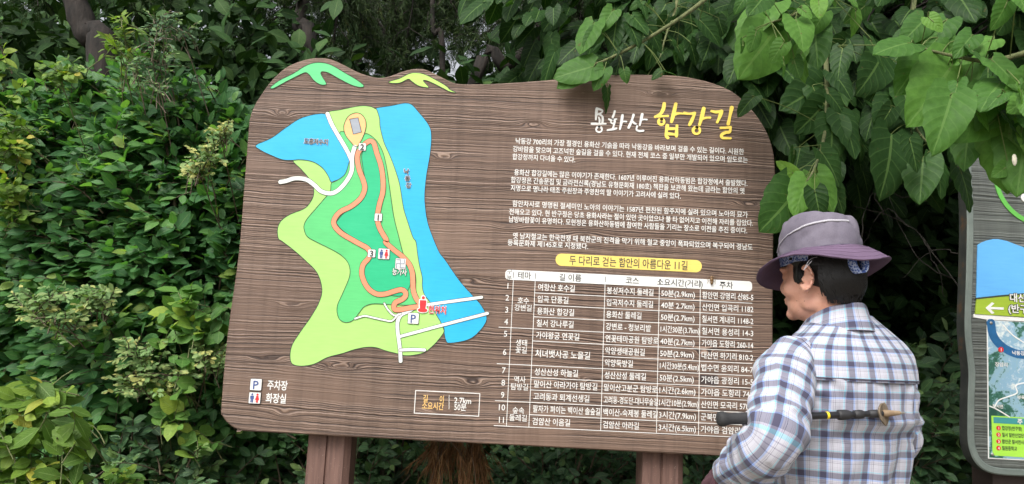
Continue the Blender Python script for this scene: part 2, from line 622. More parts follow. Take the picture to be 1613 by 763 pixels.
def board():
    pts = cr(sg(board_px), 4)
    bm = bmesh.new()
    n = len(pts)
    c = pts.mean(0)
    t = nrm(np.roll(pts, -1, 0)-np.roll(pts, 1, 0))
    out = np.stack([t[:, 1], -t[:, 0]], 1)
    if ((pts-c)*out).sum() < 0:
        out = -out
    loops = []
    for off, y in ((-0.004, D), (0.0, D+0.004), (0.0, D+0.042), (-0.003, D+0.046)):
        q = pts + out*off
        loops.append([bm.verts.new((p[0], y, p[1])) for p in q])
    for A, B in zip(loops[:-1], loops[1:]):
        for i in range(n):
            bm.faces.new((A[i], A[(i+1) % n], B[(i+1) % n], B[i]))
    for lp in (loops[0], loops[-1]):
        for t3 in tessellate([[Vector((v.co.x, v.co.z, 0)) for v in lp]]):
            bm.faces.new([lp[i] for i in t3])
    return from_bm('board', bm, WOOD, sign)


brd = board()


def y_(k):
    return D - 0.0005*k


BACK = D + 0.002


def panel(name, pts_px, m, layer, parent, n=4, line=True, smooth=True):
    pts = cr(sg(pts_px), n) if smooth else np.array(sg(pts_px))
    bm = bmesh.new()
    prism(bm, pts, y_(layer), BACK)
    o = from_bm(name, bm, m, parent)
    if line:
        bm = bmesh.new()
        outline_of(bm, pts, 0.0011, y_(layer)-0.0006, BACK)
        from_bm('outline', bm, DARKLINE, o)
    return o


# --- emblem of two hills along the top edge
panel('hill_emblem', [z5(*q) for q in [(85, 445), (130, 410), (200, 375), (255, 340), (300, 322), (350, 320), (400, 335), (460, 370), (520, 405),
      (558, 435), (545, 445), (500, 435), (430, 400), (380, 372), (348, 365), (340, 375), (350, 395), (368, 425), (360, 433), (335, 430), (305, 410),
      (285, 385), (265, 370), (240, 378), (180, 408), (120, 440), (95, 452)]], EMG, 2.5, sign)
panel('hill_emblem', [z5(690, 415), z5(740, 400), z5(790, 375), z5(830, 371), z5(870, 380), z5(920, 405), z5(975, 437), z3(880, 147), z3(903, 158), z3(880, 155),
      z3(850, 140), z3(810, 120), z3(788, 112), z3(780, 115), z3(800, 138), z3(785, 138), z3(760, 132), z3(735, 115), z3(722, 108), z3(690, 122), z3(655, 122)], EMY, 2.5, sign)

# --- painted map
river_left = [z3(605, 222), z3(615, 255), z3(618, 290), z3(632, 345), z3(650, 385), z3(668, 430), z3(690, 500), z3(705, 590), z3(720, 640), z3(740, 700),
              z8(440, 5), z8(450, 80), z8(462, 150), z8(478, 220), z8(478, 270), z8(490, 320), z8(530, 375), z8(555, 430), z8(590, 490), z8(610, 540)]
land = panel('map_land', [z3(415, 235), z3(470, 222), z3(540, 208), z3(580, 210), z3(598, 218)] + river_left +
             [z8(570, 600), z8(530, 640), z8(490, 670), z8(430, 685), z8(370, 688), z8(320, 675), z8(260, 660), z8(200, 640), z8(140, 638), z8(70, 652), z8(0, 675),
              z4(350, 365), z4(310, 385), z4(270, 392), z4(240, 385), z4(233, 360), z4(240, 325), z4(265, 285), z4(300, 235), z4(325, 190), z4(333, 150), z4(318, 100),
              z4(280, 60), z4(240, 25), z4(207, 0), z3(235, 705), z3(232, 670), z3(245, 640), z3(280, 615), z3(330, 595), z3(355, 570), z3(368, 540), z3(365, 510),
              z3(350, 480), z3(320, 445), z3(290, 412), z3(330, 395), z3(420, 340), z3(430, 280)], LANDL, 1.5, sign)
panel('map_reservoir', [z3(*q) for q in [(152, 355), (210, 328), (270, 285), (330, 250), (415, 238), (440, 285), (490, 375), (503, 402), (498, 430), (485, 465), (460, 485),
      (435, 495), (422, 470), (400, 440), (365, 418), (320, 410), (290, 412), (250, 410), (200, 390), (165, 372)]], LAKE, 3, land)
panel('map_river', [z3(602, 216), z3(660, 207), z3(725, 198), z3(765, 235), z3(800, 280), z3(810, 320), z3(805, 390), z3(790, 480), z3(785, 560), z3(795, 640),
      z3(815, 700), z3(840, 758), z4(720, 60), z4(765, 125), z4(805, 170), z4(835, 205), z4(850, 245), z4(825, 285), z4(790, 310), z4(735, 320), z4(722, 312), z4(716, 285)] + river_left[::-1], LAKE, 2.3, land)
panel('map_forest', [z3(*q) for q in [(565, 312), (600, 335), (625, 375), (640, 430), (655, 530), (668, 620), (685, 690), (703, 760)]] +
      [z8(375, 90), z8(410, 140), z8(432, 180), z8(440, 230), z8(440, 300), z8(462, 365), z8(400, 385), z8(320, 383), z8(250, 380), z8(180, 378), z8(130, 395), z8(100, 430), z8(70, 470), z8(40, 487), z8(5, 487),
       z4(385, 240), z4(381, 205), z4(400, 160), z4(420, 110), z4(418, 75), z4(400, 50), z4(370, 30), z4(320, 5)] +
      [z3(*q) for q in [(345, 700), (333, 675), (332, 655), (345, 630), (375, 595), (405, 560), (430, 530), (435, 497), (460, 485), (485, 465), (498, 430), (503, 402), (490, 372), (466, 312), (485, 306), (530, 330)]], LANDM, 3.2, land)
left_tr = [z3(*q) for q in [(545, 370), (535, 385), (532, 410), (540, 450), (555, 490), (560, 520), (545, 555), (510, 585), (470, 605), (448, 630), (445, 655), (470, 685), (520, 715)]] + \
          [z8(*q) for q in [(110, 22), (150, 45), (165, 75), (155, 105), (125, 140), (115, 180), (120, 220), (140, 265), (170, 300), (210, 320), (260, 318), (310, 302), (350, 293), (375, 305), (378, 330), (355, 352), (320, 368), (308, 390), (315, 412), (350, 412), (400, 402), (450, 395), (475, 392)]]
right_tr = [z3(*q) for q in [(560, 352), (580, 340), (595, 350), (605, 385), (620, 430), (628, 480), (628, 530), (615, 580), (608, 625), (615, 665), (640, 710)]] + \
           [z8(*q) for q in [(260, 10), (310, 55), (360, 95), (400, 140), (418, 190), (422, 240), (425, 300), (445, 350), (470, 380)]]
dk = right_tr[1:13] + [z8(360, 97), z8(396, 140), z8(410, 190), z8(410, 245), z8(395, 290), z8(370, 322), z8(330, 332), z8(262, 322), z8(210, 322), z8(170, 300), z8(140, 265), z8(120, 220), z8(115, 180), z8(125, 140), z8(152, 105)] + \
     [z8(150, 45), z8(110, 26)] + [z3(535, 718), z3(482, 680), z3(458, 655), z3(456, 640), z3(490, 603), z3(535, 578), z3(556, 550), z3(566, 520), z3(560, 480), z3(553, 440), z3(548, 400), z3(555, 375)]
panel('map_hill', dk, LANDD, 4, land)


def stroke_part(name, line_px, wpx, m, layer, parent, edge=True, n=4):
    l = cr(sg(line_px), n, False)
    bm = bmesh.new()
    ribbon(bm, l, wpx*D/FPX/2, y_(layer), BACK)
    o = from_bm(name, bm, m, parent)
    if edge:
        bm = bmesh.new()
        ribbon(bm, l, wpx*D/FPX/2+0.0016, y_(layer)+0.0005, BACK)
        from_bm('outline', bm, DARKLINE, o)
    return o


stroke_part('map_road', [z3(420, 238), z3(440, 285), z3(490, 370), z3(510, 412)], 6.2, WHITE, 5.6, land)
stroke_part('map_road', [z3(*q) for q in [(522, 362), (512, 400), (511, 450), (492, 490), (460, 525), (430, 537), (395, 528), (370, 505), (340, 485), (300, 480), (265, 490), (243, 494)]], 6.6, WHITE, 5.0, land)
stroke_part('map_road', [z8(*q) for q in [(430, 402), (395, 422), (350, 445), (330, 485), (330, 540), (338, 600), (345, 660), (348, 722)]], 5.6, WHITE, 5.0, land)
stroke_part('map_road', [z8(340, 575), z8(470, 540), z8(600, 505), z8(870, 435)], 4.6, WHITE, 5.6, land)
stroke_part('map_road', [z8(348, 655), z8(420, 652), z8(492, 655)], 4.6, WHITE, 6.2, land)
stroke_part('map_road', [z8(495, 385), z8(660, 362), z8(835, 338)], 4.6, WHITE, 5.0, land)
stroke_part('map_lane', [z8(350, 437), z8(310, 447), z8(272, 412), z8(250, 375)], 2.6, WHITE, 6.4, land)
stroke_part('map_lane', [z8(335, 440), z8(295, 480), z8(250, 475), z8(180, 460), z8(130, 450), z8(75, 467)], 2.6, WHITE, 6.9, land)
stroke_part('map_trail', left_tr, 7.4, TRAIL, 7.4, land)
stroke_part('map_trail', right_tr, 7.4, TRAIL, 8.0, land)
tear = panel('map_lookout', [z3(*q) for q in [(523, 235), (500, 246), (486, 268), (481, 292), (488, 318), (508, 345), (529, 362), (548, 335), (562, 300), (564, 268), (555, 248), (541, 237)]], TEAR, 4.6, land)
panel('map_building', [z3(503, 258), z3(535, 253), z3(548, 307), z3(517, 315)], GREYP, 5.4, land, smooth=False)

PL = 9.2


def plate(name, c, wpx, hpx, parent, layer=PL, m=WHITE, r=0.0025, line=True):
    p = at(*c)
    w, h = wpx*D/FPX/2, hpx*D/FPX/2
    bm = bmesh.new()
    prism(bm, rrect(p[0]-w, p[0]+w, p[2]-h, p[2]+h, r), y_(layer), BACK)
    o = from_bm(name, bm, m, parent)
    if line:
        bm = bmesh.new()
        prism(bm, rrect(p[0]-w-.0014, p[0]+w+.0014, p[2]-h-.0014, p[2]+h+.0014, r+.001), y_(layer)+0.0006, BACK)
        from_bm('outline', bm, GREYTXT, o)
    return o, p


def glyph(name, text, c, hpx, m, parent, layer=PL, bold=0.02, natural=1.0):
    p = at(*c)
    L = Letters()
    L.line(text, p[0], p[2], hpx*D/FPX, None, bold, 'C', natural)
    return L.build(name, m, y_(layer)-0.0012, parent)


for t, c in (('2', z3(551, 363)), ('1', z3(611, 627)), ('3', (585.8, 399.6))):
    o, _ = plate('number_plate', c, 11.5, 12, land)
    glyph('numeral', t, c, 11.5, GREYTXT, land, bold=0.025)


def toilet(c, parent, name='toilet_symbol'):
    o, p = plate(name, c, 17.5, 16.5, parent)
    s = D/FPX
    for i, (dx, m) in enumerate(((-4, BLUEP), (4, REDP))):
        bm = bmesh.new()
        x, z = p[0]+dx*s, p[2]
        hd = [(x+1.6*s*math.cos(a), z+5.4*s+1.6*s*math.sin(a)) for a in np.linspace(0, 6.283, 13)[:-1]]
        prism(bm, hd, y_(PL)-.0012, y_(PL))
        if i == 0:
            body = [(-2.8, 3.4), (2.8, 3.4), (2.8, -1.5), (1.9, -1.5), (1.9, -7), (0.3, -7), (0.3, -2), (-0.3, -2), (-0.3, -7), (-1.9, -7), (-1.9, -1.5), (-2.8, -1.5)]
        else:
            body = [(-1.6, 3.4), (1.6, 3.4), (3.2, -2.8), (1.6, -2.8), (1.6, -7), (0.3, -7), (0.3, -2.8), (-0.3, -2.8), (-0.3, -7), (-1.6, -7), (-1.6, -2.8), (-3.2, -2.8)]
        prism(bm, [(x+a*s, z+b*s) for a, b in body], y_(PL)-.0012, y_(PL))
        from_bm('figure', bm, m, o)
    return o


toilet((605, 400.4), land)
o, _ = plate('temple_symbol', (631.2, 415.9), 16, 16.5, land)
glyph('temple_mark', '卍', (631.2, 415.9), 15, GREYP, land, bold=0.01)
plate('parking_symbol', (651.3, 501.8), 16.5, 16.5, land)
glyph('letter', 'P', (651.3, 501.8), 16, BLUEP, land, bold=0.012)


def haloed(name, lines, m, parent, layer=PL, halo=WHITEL, hb=0.055, bold=0.014):
    A, B = Letters(), Letters()
    for t, p, q, h in lines:
        a, b = at(*p), at(*q)
        A.line(t, a[0], (a[2]+b[2])/2, h*D/FPX, b[0]-a[0], bold)
        if hb:
            B.line(t, a[0]-.0012, (a[2]+b[2])/2, h*D/FPX, b[0]-a[0]+.0024, hb)
    o = A.build(name, m, y_(layer)-.0004, parent)
    if hb:
        B.build('halo', halo, y_(layer)+.0008, o)
    return o


haloed('reservoir_name', [('도흥저수지', (479.5, 222.5), (516.5, 225), 9)], GREYTXT, land)
haloed('river_name', [('낙', (636.5, 270.5), (644.5, 270.9), 8.6), ('동', (638, 281.4), (646, 281.8), 8.6), ('강', (639.5, 292.4), (647.8, 292.8), 8.6)], GREYTXT, land)
haloed('temple_name', [('능가사', (618.5, 428), (641, 429.6), 10.5)], WHITEL, land, halo=DARKLINE)
haloed('you_are_here_lettering', [('현위치', (675, 487.6), (702.5, 489.4), 12)], REDP, land)


def marker():
    c = at(666.3, 480.9)
    s = D/FPX
    bmw, bmr = bmesh.new(), bmesh.new()
    X = lambda a, b: (c[0]+a*s, c[2]+b*s)
    for bm, g, ya, yb in ((bmw, 1.5, y_(PL)+.0006, BACK), (bmr, 0, y_(PL)-.0006, BACK)):
        prism(bm, [X((2.5+g)*math.cos(a), 11.5+(2.5+g)*math.sin(a)) for a in np.linspace(0, 6.283, 15)[:-1]], ya, yb)
        prism(bm, [X(*q) for q in [(-5-g, 7.5+g), (5+g, 7.5+g), (5+g, 1-g), (4+g, -7), (-4-g, -7), (-5-g, 1-g)]], ya-.0002, yb)
        prism(bm, [X((7.5+g)*math.cos(a), -8+(3.2+g)*math.sin(a)) for a in np.linspace(0, 6.283, 21)[:-1]], ya-.0004, yb)
    w = from_bm('location_marker', bmw, WHITE, land)
    from_bm('figure', bmr, REDP, land)


marker()

# --- legend and distance box
for t, c, f in (('P', (403.8, 606), 'parking_symbol'),):
    plate(f, c, 17, 17, sign)
    glyph('letter', t, c, 16, BLUEP, sign, bold=0.012)
toilet((401.8, 627), sign)
L = Letters()
L.px('주차장', (421.3, 606.5), (453, 608), 14, 0.02)
L.px('화장실', (418.8, 627), (450.5, 628.6), 14, 0.02)
L.build('legend_lettering', WHITEL, y_(1.5), sign)
bm = bmesh.new()
bx = [at(*q) for q in (z4(627, 470), z4(828, 477), z4(825, 548), z4(622, 541))]
x0, x1 = (bx[0][0]+bx[3][0])/2, (bx[1][0]+bx[2][0])/2
zt, zb = (bx[0][2]+bx[1][2])/2, (bx[2][2]+bx[3][2])/2
for a, b in (((x0, zt), (x1, zt)), ((x0, zb), (x1, zb))):
    ribbon(bm, np.array([a, b]), .0013, y_(1), BACK)
for a, b in (((x0, zt), (x0, zb)), ((x1, zt), (x1, zb))):
    ribbon(bm, np.array([a, b]), .0013, y_(1.2), BACK)
box = from_bm('distance_box', bm, WHITEL, sign)
L = Letters()
L.px('길', z4(650, 494), z4(665, 494.6), 11, 0.015)
L.px('이', z4(702, 496), z4(715, 496.6), 11, 0.015)
L.px('소요시간', z4(647, 516), z4(715, 518.4), 11, 0.015)
L.build('ochre_lettering', ORANGET, y_(1.5), box)
L = Letters()
L.px('2.7km', z4(748, 499), z4(801, 501), 11, 0.012)
L.px('50분', z4(748, 520), z4(786, 521.6), 11, 0.012)
for v in (486, 497, 508, 519):
    L.px('l', z4(731, v+2), z4(732.5, v+2), 7, 0.0)
L.build('white_lettering', WHITEL, y_(1.5), box)

# --- title, brushed
SW = 1/6.452*D/FPX


def brush(name, strokes, m, w0):
    bm = bmesh.new()
    for i, st in enumerate(strokes):
        wf = 1.0
        if isinstance(st[0], (int, float)):
            wf, st = st[0], st[1]
        l = cr(sg([z9(*q) for q in st]), 5, False)
        n = len(l)
        t = np.linspace(0, 1, n)
        w = w0*wf*SW*(1.0+0.14*np.sin(t*5+i*1.7)-0.12*t)
        ribbon(bm, l, w, y_(1.5)-0.00012*i, y_(0)+.001)
    return from_bm(name, bm, m, sign)


def circ(cx, cy, rx, ry, n=12):
    return [(cx+rx*math.cos(a), cy+ry*math.sin(a)) for a in np.linspace(-1.6, 4.9, n)]


brush('white_title', [[(130, 105), (124, 160), (120, 215)], (0.8, [(132, 106), (165, 115), (188, 128), (172, 150), (140, 165)]), (0.9, [(150, 160), (180, 180), (190, 205), (186, 250)]), (0.7, [(150, 195), (158, 225), (155, 252)]),
                      (0.85, [(78, 260), (150, 261), (220, 260)]), (0.8, circ(152, 318, 29, 28)),
                      (0.9, [(312, 132), (303, 165), (292, 192)]), (0.75, [(252, 213), (275, 222), (330, 213)]), (0.75, circ(292, 238, 20, 20)), (0.8, [(308, 255), (300, 285), (292, 312)]), (0.85, [(238, 326), (285, 318), (328, 308)]),
                      [(390, 175), (378, 250), (364, 315)], (0.7, [(380, 242), (405, 238), (430, 239)]),
                      [(502, 172), (480, 240), (452, 300)], (0.8, [(482, 222), (502, 250), (526, 262)]),
                      (0.95, [(590, 165), (578, 220), (565, 275)]), (0.7, [(582, 222), (610, 217), (636, 219)]), (0.8, [(538, 286), (532, 322), (560, 335), (602, 332)])], WHITE, 13.5)
brush('yellow_title', [[(815, 55), (805, 110), (775, 160), (722, 190)], (0.75, [(748, 184), (800, 183), (852, 180)]), (0.85, circ(785, 241, 29, 28)), (1.1, [(932, 58), (912, 150), (888, 240)]), (0.75, [(918, 165), (960, 155), (1006, 157)]),
                       (1.0, [(846, 280), (836, 340), (832, 380), (850, 402)]), (0.95, [(944, 280), (940, 335), (938, 385)]), (0.75, [(846, 312), (940, 310)]), (0.85, [(840, 362), (900, 366), (940, 374)]),
                       (0.85, [(1020, 153), (1070, 160), (1124, 152)]), (1.0, [(1122, 155), (1100, 215), (1070, 272)]), (1.1, [(1216, 105), (1196, 190), (1172, 272)]), (0.75, [(1202, 208), (1240, 200), (1280, 199)]), (0.85, circ(1142, 330, 35, 34)),
                       (0.85, [(1294, 133), (1340, 142), (1398, 132)]), (1.0, [(1396, 134), (1378, 190), (1352, 246)]), (1.05, [(1500, 98), (1482, 180), (1464, 262)]),
                       (0.8, [(1388, 303), (1440, 302), (1488, 296)]), (0.85, [(1486, 298), (1478, 345), (1440, 350), (1398, 372), (1402, 402), (1440, 408), (1488, 409)])], YELLOW, 17.5)

# --- paragraphs
PAR = [[('낙동강 700리의 가장 절경인 용화산 기슭을 따라 낙동강을 바라보며 걸을 수 있는 길이다. 시원한', (95, 240), (1150, 293)),
        ('강바람을 맞으며 고즈넉한 숲길을 걸을 수 있다. 현재 전체 코스 중 일부만 개발되어 있으며 임도로는', (82, 277), (1168, 331)),
        ('합강정까지 다녀올 수 있다.', (80, 313), (370, 329))],
       [('용화산 합강길에는 많은 이야기가 존재한다. 1607년 이루어진 용화산하동범은 합강정에서 출발했다.', (88, 385), (1166, 439)),
        ('합강정은 간송문집 및 금라전신록(경남도 유형문화재 180호) 책판을 보관해 왔는데 금라는 함안의 옛', (73, 420), (1153, 474)),
        ('지명으로 명나라 태조 주원장과 주영찬의 딸 이야기가 고려사에 실려 있다.', (72, 457), (858, 498))],
       [('함안차사로 명명된 절세미인 노아의 이야기는 1587년 편찬된 함주지에 실려 있으며 노아의 묘가', (80, 530), (1168, 583)),
        ('전해오고 있다. 현 반구정은 당초 용화사라는 절이 있던 곳이었으나 불 타 없어지고 이전해 자리를 잡았다.', (65, 565), (1192, 625)),
        ('남방바람꽃이 유명하다. 모현정은 용화산하동범에 참여한 사람들을 기리는 장소로 이전을 추진 중이다.', (64, 602), (1165, 658))],
       [('옛 남지철교는 한국전쟁 때 북한군의 진격을 막기 위해 철교 중앙이 폭파되었으며 복구되어 경남도', (82, 677), (1190, 735)),
        ('등록문화제 제145호로 지정됐다.', (58, 711), (430, 729))]]
for p in PAR:
    L = Letters()
    for t, a, b in p:
        L.px(t, z1(*a), z1(*b), 9.8, 0.012)
    L.build('paragraph_lettering', WHITEL, y_(1.2), sign)

# --- subtitle plate
a, b = at(*z2(220, 43)), at(*z2(752, 70))
zc = (a[2]+b[2])/2
hh = 19.5*D/FPX/2
bm = bmesh.new()
prism(bm, rrect(a[0], b[0], zc-hh, zc+hh, hh*0.98, 8), y_(2), BACK)
sp = from_bm('subtitle_plate', bm, paint('pale_yellow_paint', lin(230, 204, 104), .5, .07), sign)
L = Letters()
ta, tb = at(*z2(270, 45)), at(*z2(700, 67))
L.line('두 다리로 걷는 함안의 아름다운 11길', ta[0], zc, 14.5*D/FPX, tb[0]-ta[0], 0.012)
L.build('lettering', GREYTXT, y_(3), sp)

# --- table
hb = [at(*z2(*q)) for q in ((40, 80), (935, 125), (935, 163), (38, 114))]
TX0, TX1 = (hb[0][0]+hb[3][0])/2-.002, (hb[1][0]+hb[2][0])/2
HZ1, HZ0 = (hb[0][2]+hb[1][2])/2, (hb[2][2]+hb[3][2])/2
TB = (at(*z2(8, 645))[2]+at(*z2(890, 695))[2])/2


def colx(u0, v0, u1, v1):
    return (at(*z2(u0, v0))[0]+at(*z2(u1, v1))[0])/2


CX = [colx(66, 110, 42, 645), colx(146, 85, 124, 650), colx(400, 100, 385, 665), colx(597, 118, 588, 680), colx(747, 125, 740, 690)]
bm = bmesh.new()
prism(bm, rrect(TX0, TX1, HZ0, HZ1, .012), y_(2), BACK)
th = from_bm('table_header', bm, WHITE, sign)
hm = (HZ0+HZ1)/2
L = Letters()
px = D/FPX
L.line('구', (TX0+CX[0])/2, hm+5*px, 8.5*px, None, 0.0, 'C')
L.line('분', (TX0+CX[0])/2, hm-5*px, 8.5*px, None, 0.0, 'C')
for i, t in enumerate(('테마', '길 이름', '코스', '소요시간(거리)', '주차')):
    xa, xb = CX[i], (CX[i+1] if i < 4 else TX1)
    L.line(t, (xa+xb)/2, hm, 11*px, None, 0.012, 'C', 0.95)
L.build('lettering', GREYTXT, y_(3), th)
for x in CX:
    bm = bmesh.new()
    ribbon(bm, np.array([(x, HZ1-.008), (x, HZ0+.008)]), .001, y_(3), BACK)
    from_bm('divider', bm, GREYTXT, th)
RH = (HZ0-TB)/12


def rz(r): return HZ0 - r*RH


bm = bmesh.new()
tl = TX0-6*px
lw = .00105
for r in range(1, 13):
    xa, xb = CX[1], TX1
    if r == 6:
        ribbon(bm, np.array([(CX[2], rz(r)), (xb, rz(r))]), lw, y_(1.0), BACK)
        continue
    if r == 12:
        xa = tl
    ribbon(bm, np.array([(xa, rz(r)), (xb, rz(r))]), lw, y_(1.0), BACK)
    if r in (4, 7, 10):
        ribbon(bm, np.array([(tl, rz(r)), (CX[1], rz(r))]), lw, y_(1.1), BACK)
for x in CX:
    ribbon(bm, np.array([(x, HZ0), (x, rz(12))]), lw, y_(1.4), BACK)
from_bm('table_ruling', bm, WHITEL, sign)
NAMES = ['여항산 호수길', '입곡 단풍길', '용화산 합강길', '칠서 강나루길', '가야왕궁 연꽃길', None, None, '성산산성 하늘길', '말이산 아라가야 탐방길', '고려동과 퇴계선생길', '팔자가 펴이는 백이산 솔숲길', '검암산 이음길']
COURSE = ['봉성저수지 둘레길', '입곡저수지 둘레길', '용화산 둘레길', '강변로 - 청보리밭', '연꽃테마공원 탐방로', '악양생태공원길', '악양둑방길', '성산산성 둘레길', '말이산고분군 탐방로', '고려동-경도단-대나무숲길', '백이산-숙제봉 둘레길', '검암산 아라길']
TIME = ['50분(2.9km)', '40분 2.7km)', '50분(2.7km)', '1시간30분(3.7km)', '40분(2.7km)', '50분(2.9km)', '1시간30분(5.4km)', '50분(2.5km)', '1시간(2.6km)', '1시간10분(2.9km)', '3시간(7.9km)', '3시간(6.5km)']
PARK = ['함안면 강명리 산85-5', '산인면 입곡리 1182', '칠서면 계내리 1148-2', '칠서면 용성리 14-3', '가야읍 도항리 260-14', '대산면 하기리 810-2', '법수면 윤외리 84-7', '가야읍 광정리 15-5', '가야읍 도항리 748', '산인면 모곡리 578-1', '군북면 사촌리 1043', '가야읍 검암리 613']
L = Letters()
for r in range(12):
    zc = rz(r+0.5)
    for c, txt, nat, mx in ((1, NAMES[r], 0.88, .225), (2, COURSE[r], 0.84, .182), (3, TIME[r], 0.92, .132), (4, PARK[r], 0.92, .175)):
        if txt is None:
            continue
        Lq = Letters()
        Lq.line(txt, CX[c]+.007+(.004 if c == 1 else 0), zc, 10.6*px, None, 0.011, 'L', nat*.97)
        V = Lq.V[0]
        wid = V[:, 0].max()-V[:, 0].min()
        if wid > mx:
            V[:, 0] = V[:, 0].min()+(V[:, 0]-V[:, 0].min())*mx/wid
        L.V.append(V); L.T.append(Lq.T[0]+L.n); L.n += len(V)
L.line('처녀뱃사공 노을길', CX[1]+.011, rz(6), 11.4*px, None, 0.011, 'L', 0.88)
for t, r in (('호수', 1.7), ('강변길', 2.3), ('생태', 5.2), ('꽃길', 5.8), ('역사', 8.2), ('탐방길', 8.8), ('숲속', 10.7), ('둘레길', 11.3)):
    L.line(t, (CX[0]+CX[1])/2, rz(r), 9.8*px, None, 0.008, 'C', 0.92)
for t, r in list(zip('12345', (0.5, 1.5, 2.5, 3.5, 4.5))) + [('6', 6), ('7', 7.5), ('8', 8.5), ('9', 9.5), ('10', 10.5), ('11', 11.5)]:
    L.line(t, (tl+CX[0])/2+.003, rz(r), 11.4*px, None, 0.006, 'C', 0.95)
L.build('table_lettering', WHITEL, y_(1.2), sign)
bm = bmesh.new()
pa = at(*z2(742, 472)); pb = at(*z2(808, 508))
prism(bm, [(CX[4]+.003, rz(7)-.004), (CX[4]+.062, rz(7)-.004), (CX[4]+.062, rz(8)+.003), (CX[4]+.003, rz(8)+.003)], y_(0.5), BACK)
from_bm('correction_patch', bm, flat('dark_sticker', lin(62, 52, 50), 0.5), sign)

# --- two posts, each of two laths with a groove between
kp = NT('brown_post_stain', 0.7)
_o = kp.n('ShaderNodeTexCoord').outputs['Object']
_mp = kp.n('ShaderNodeMapping', _o)
_mp.inputs['Scale'].default_value = (60, 60, 5)
_n = kp.noise(_mp.outputs[0], 1.0, 4.0, 0.6)
_sp = kp.ramp(kp.noise(_o, 170.0, 2.0, 0.7), [(0.66, (0, 0, 0)), (0.74, (0.55,)*3)])
kp.base(kp.mix(_sp, kp.ramp(_n, [(0.3, lin(84, 62, 55)), (0.7, lin(118, 90, 80))]), lin(165, 145, 135)))
kp.bump(_n, 0.5, 0.003)
POST = kp.m


def post(xl, xr, yl):
    yf = D+0.05
    a, b = at(xl, yl, yf), at(xr, yl+4, yf)
    w = b[0]-a[0]
    prof = [(0, .004), (.004, 0), (w*.43, 0), (w*.445, .008), (w*.475, .008), (w*.49, 0), (w-.02, 0), (w, .02), (w, .12), (0, .12)]
    bm = bmesh.new()
    lo = [bm.verts.new((a[0]+x, yf+y, -.1)) for x, y in prof]
    hi = [bm.verts.new((a[0]+x, yf+y, 2.0)) for x, y in prof]
    n = len(lo)
    for i in range(n):
        bm.faces.new((lo[i], lo[(i+1) % n], hi[(i+1) % n], hi[i]))
    bm.faces.new(hi)
    bm.faces.new(lo[::-1])
    return from_bm('post', bm, POST, sign)


post(485.5, 552, 691)
post(1012, 1078, 719)


def cicada():
    """cast skin of a cicada clinging to the header of the table"""
    p = at(1121, 441, D-.006)
    root = empty('cicada_husk', (p[0], D-.003, p[2]-.012), 'tiny brown cicada husk clinging to the white table header of the board', 'insect')
    m = flat('husk_brown', (0.16, 0.09, 0.035), 0.4)
    bm = bmesh.new()
    for dz, r, l in ((0.0, .006, 1.5), (.009, .005, 1.1), (-.010, .0048, 1.5)):
        bmesh.ops.create_icosphere(bm, subdivisions=2, radius=r, matrix=Matrix.Translation((p[0], p[1]-.001, p[2]+dz)) @ Matrix.Diagonal((1, .8, l, 1)))
    from_bm('body', bm, m, root, True)
    for s in (-1, 1):
        for k_ in range(3):
            z = p[2]+.008-.007*k_
            V, F = tube_arrays(np.array([[[p[0]+s*.003, p[1], z], [p[0]+s*.011, p[1]-.001, z+.003], [p[0]+s*.015, D-.003, z-.004+.004*(1-k_)]]]), np.array([[.0009, .0008, .0005]]), 4)
            mk('leg', V, F, m, root)


cicada()



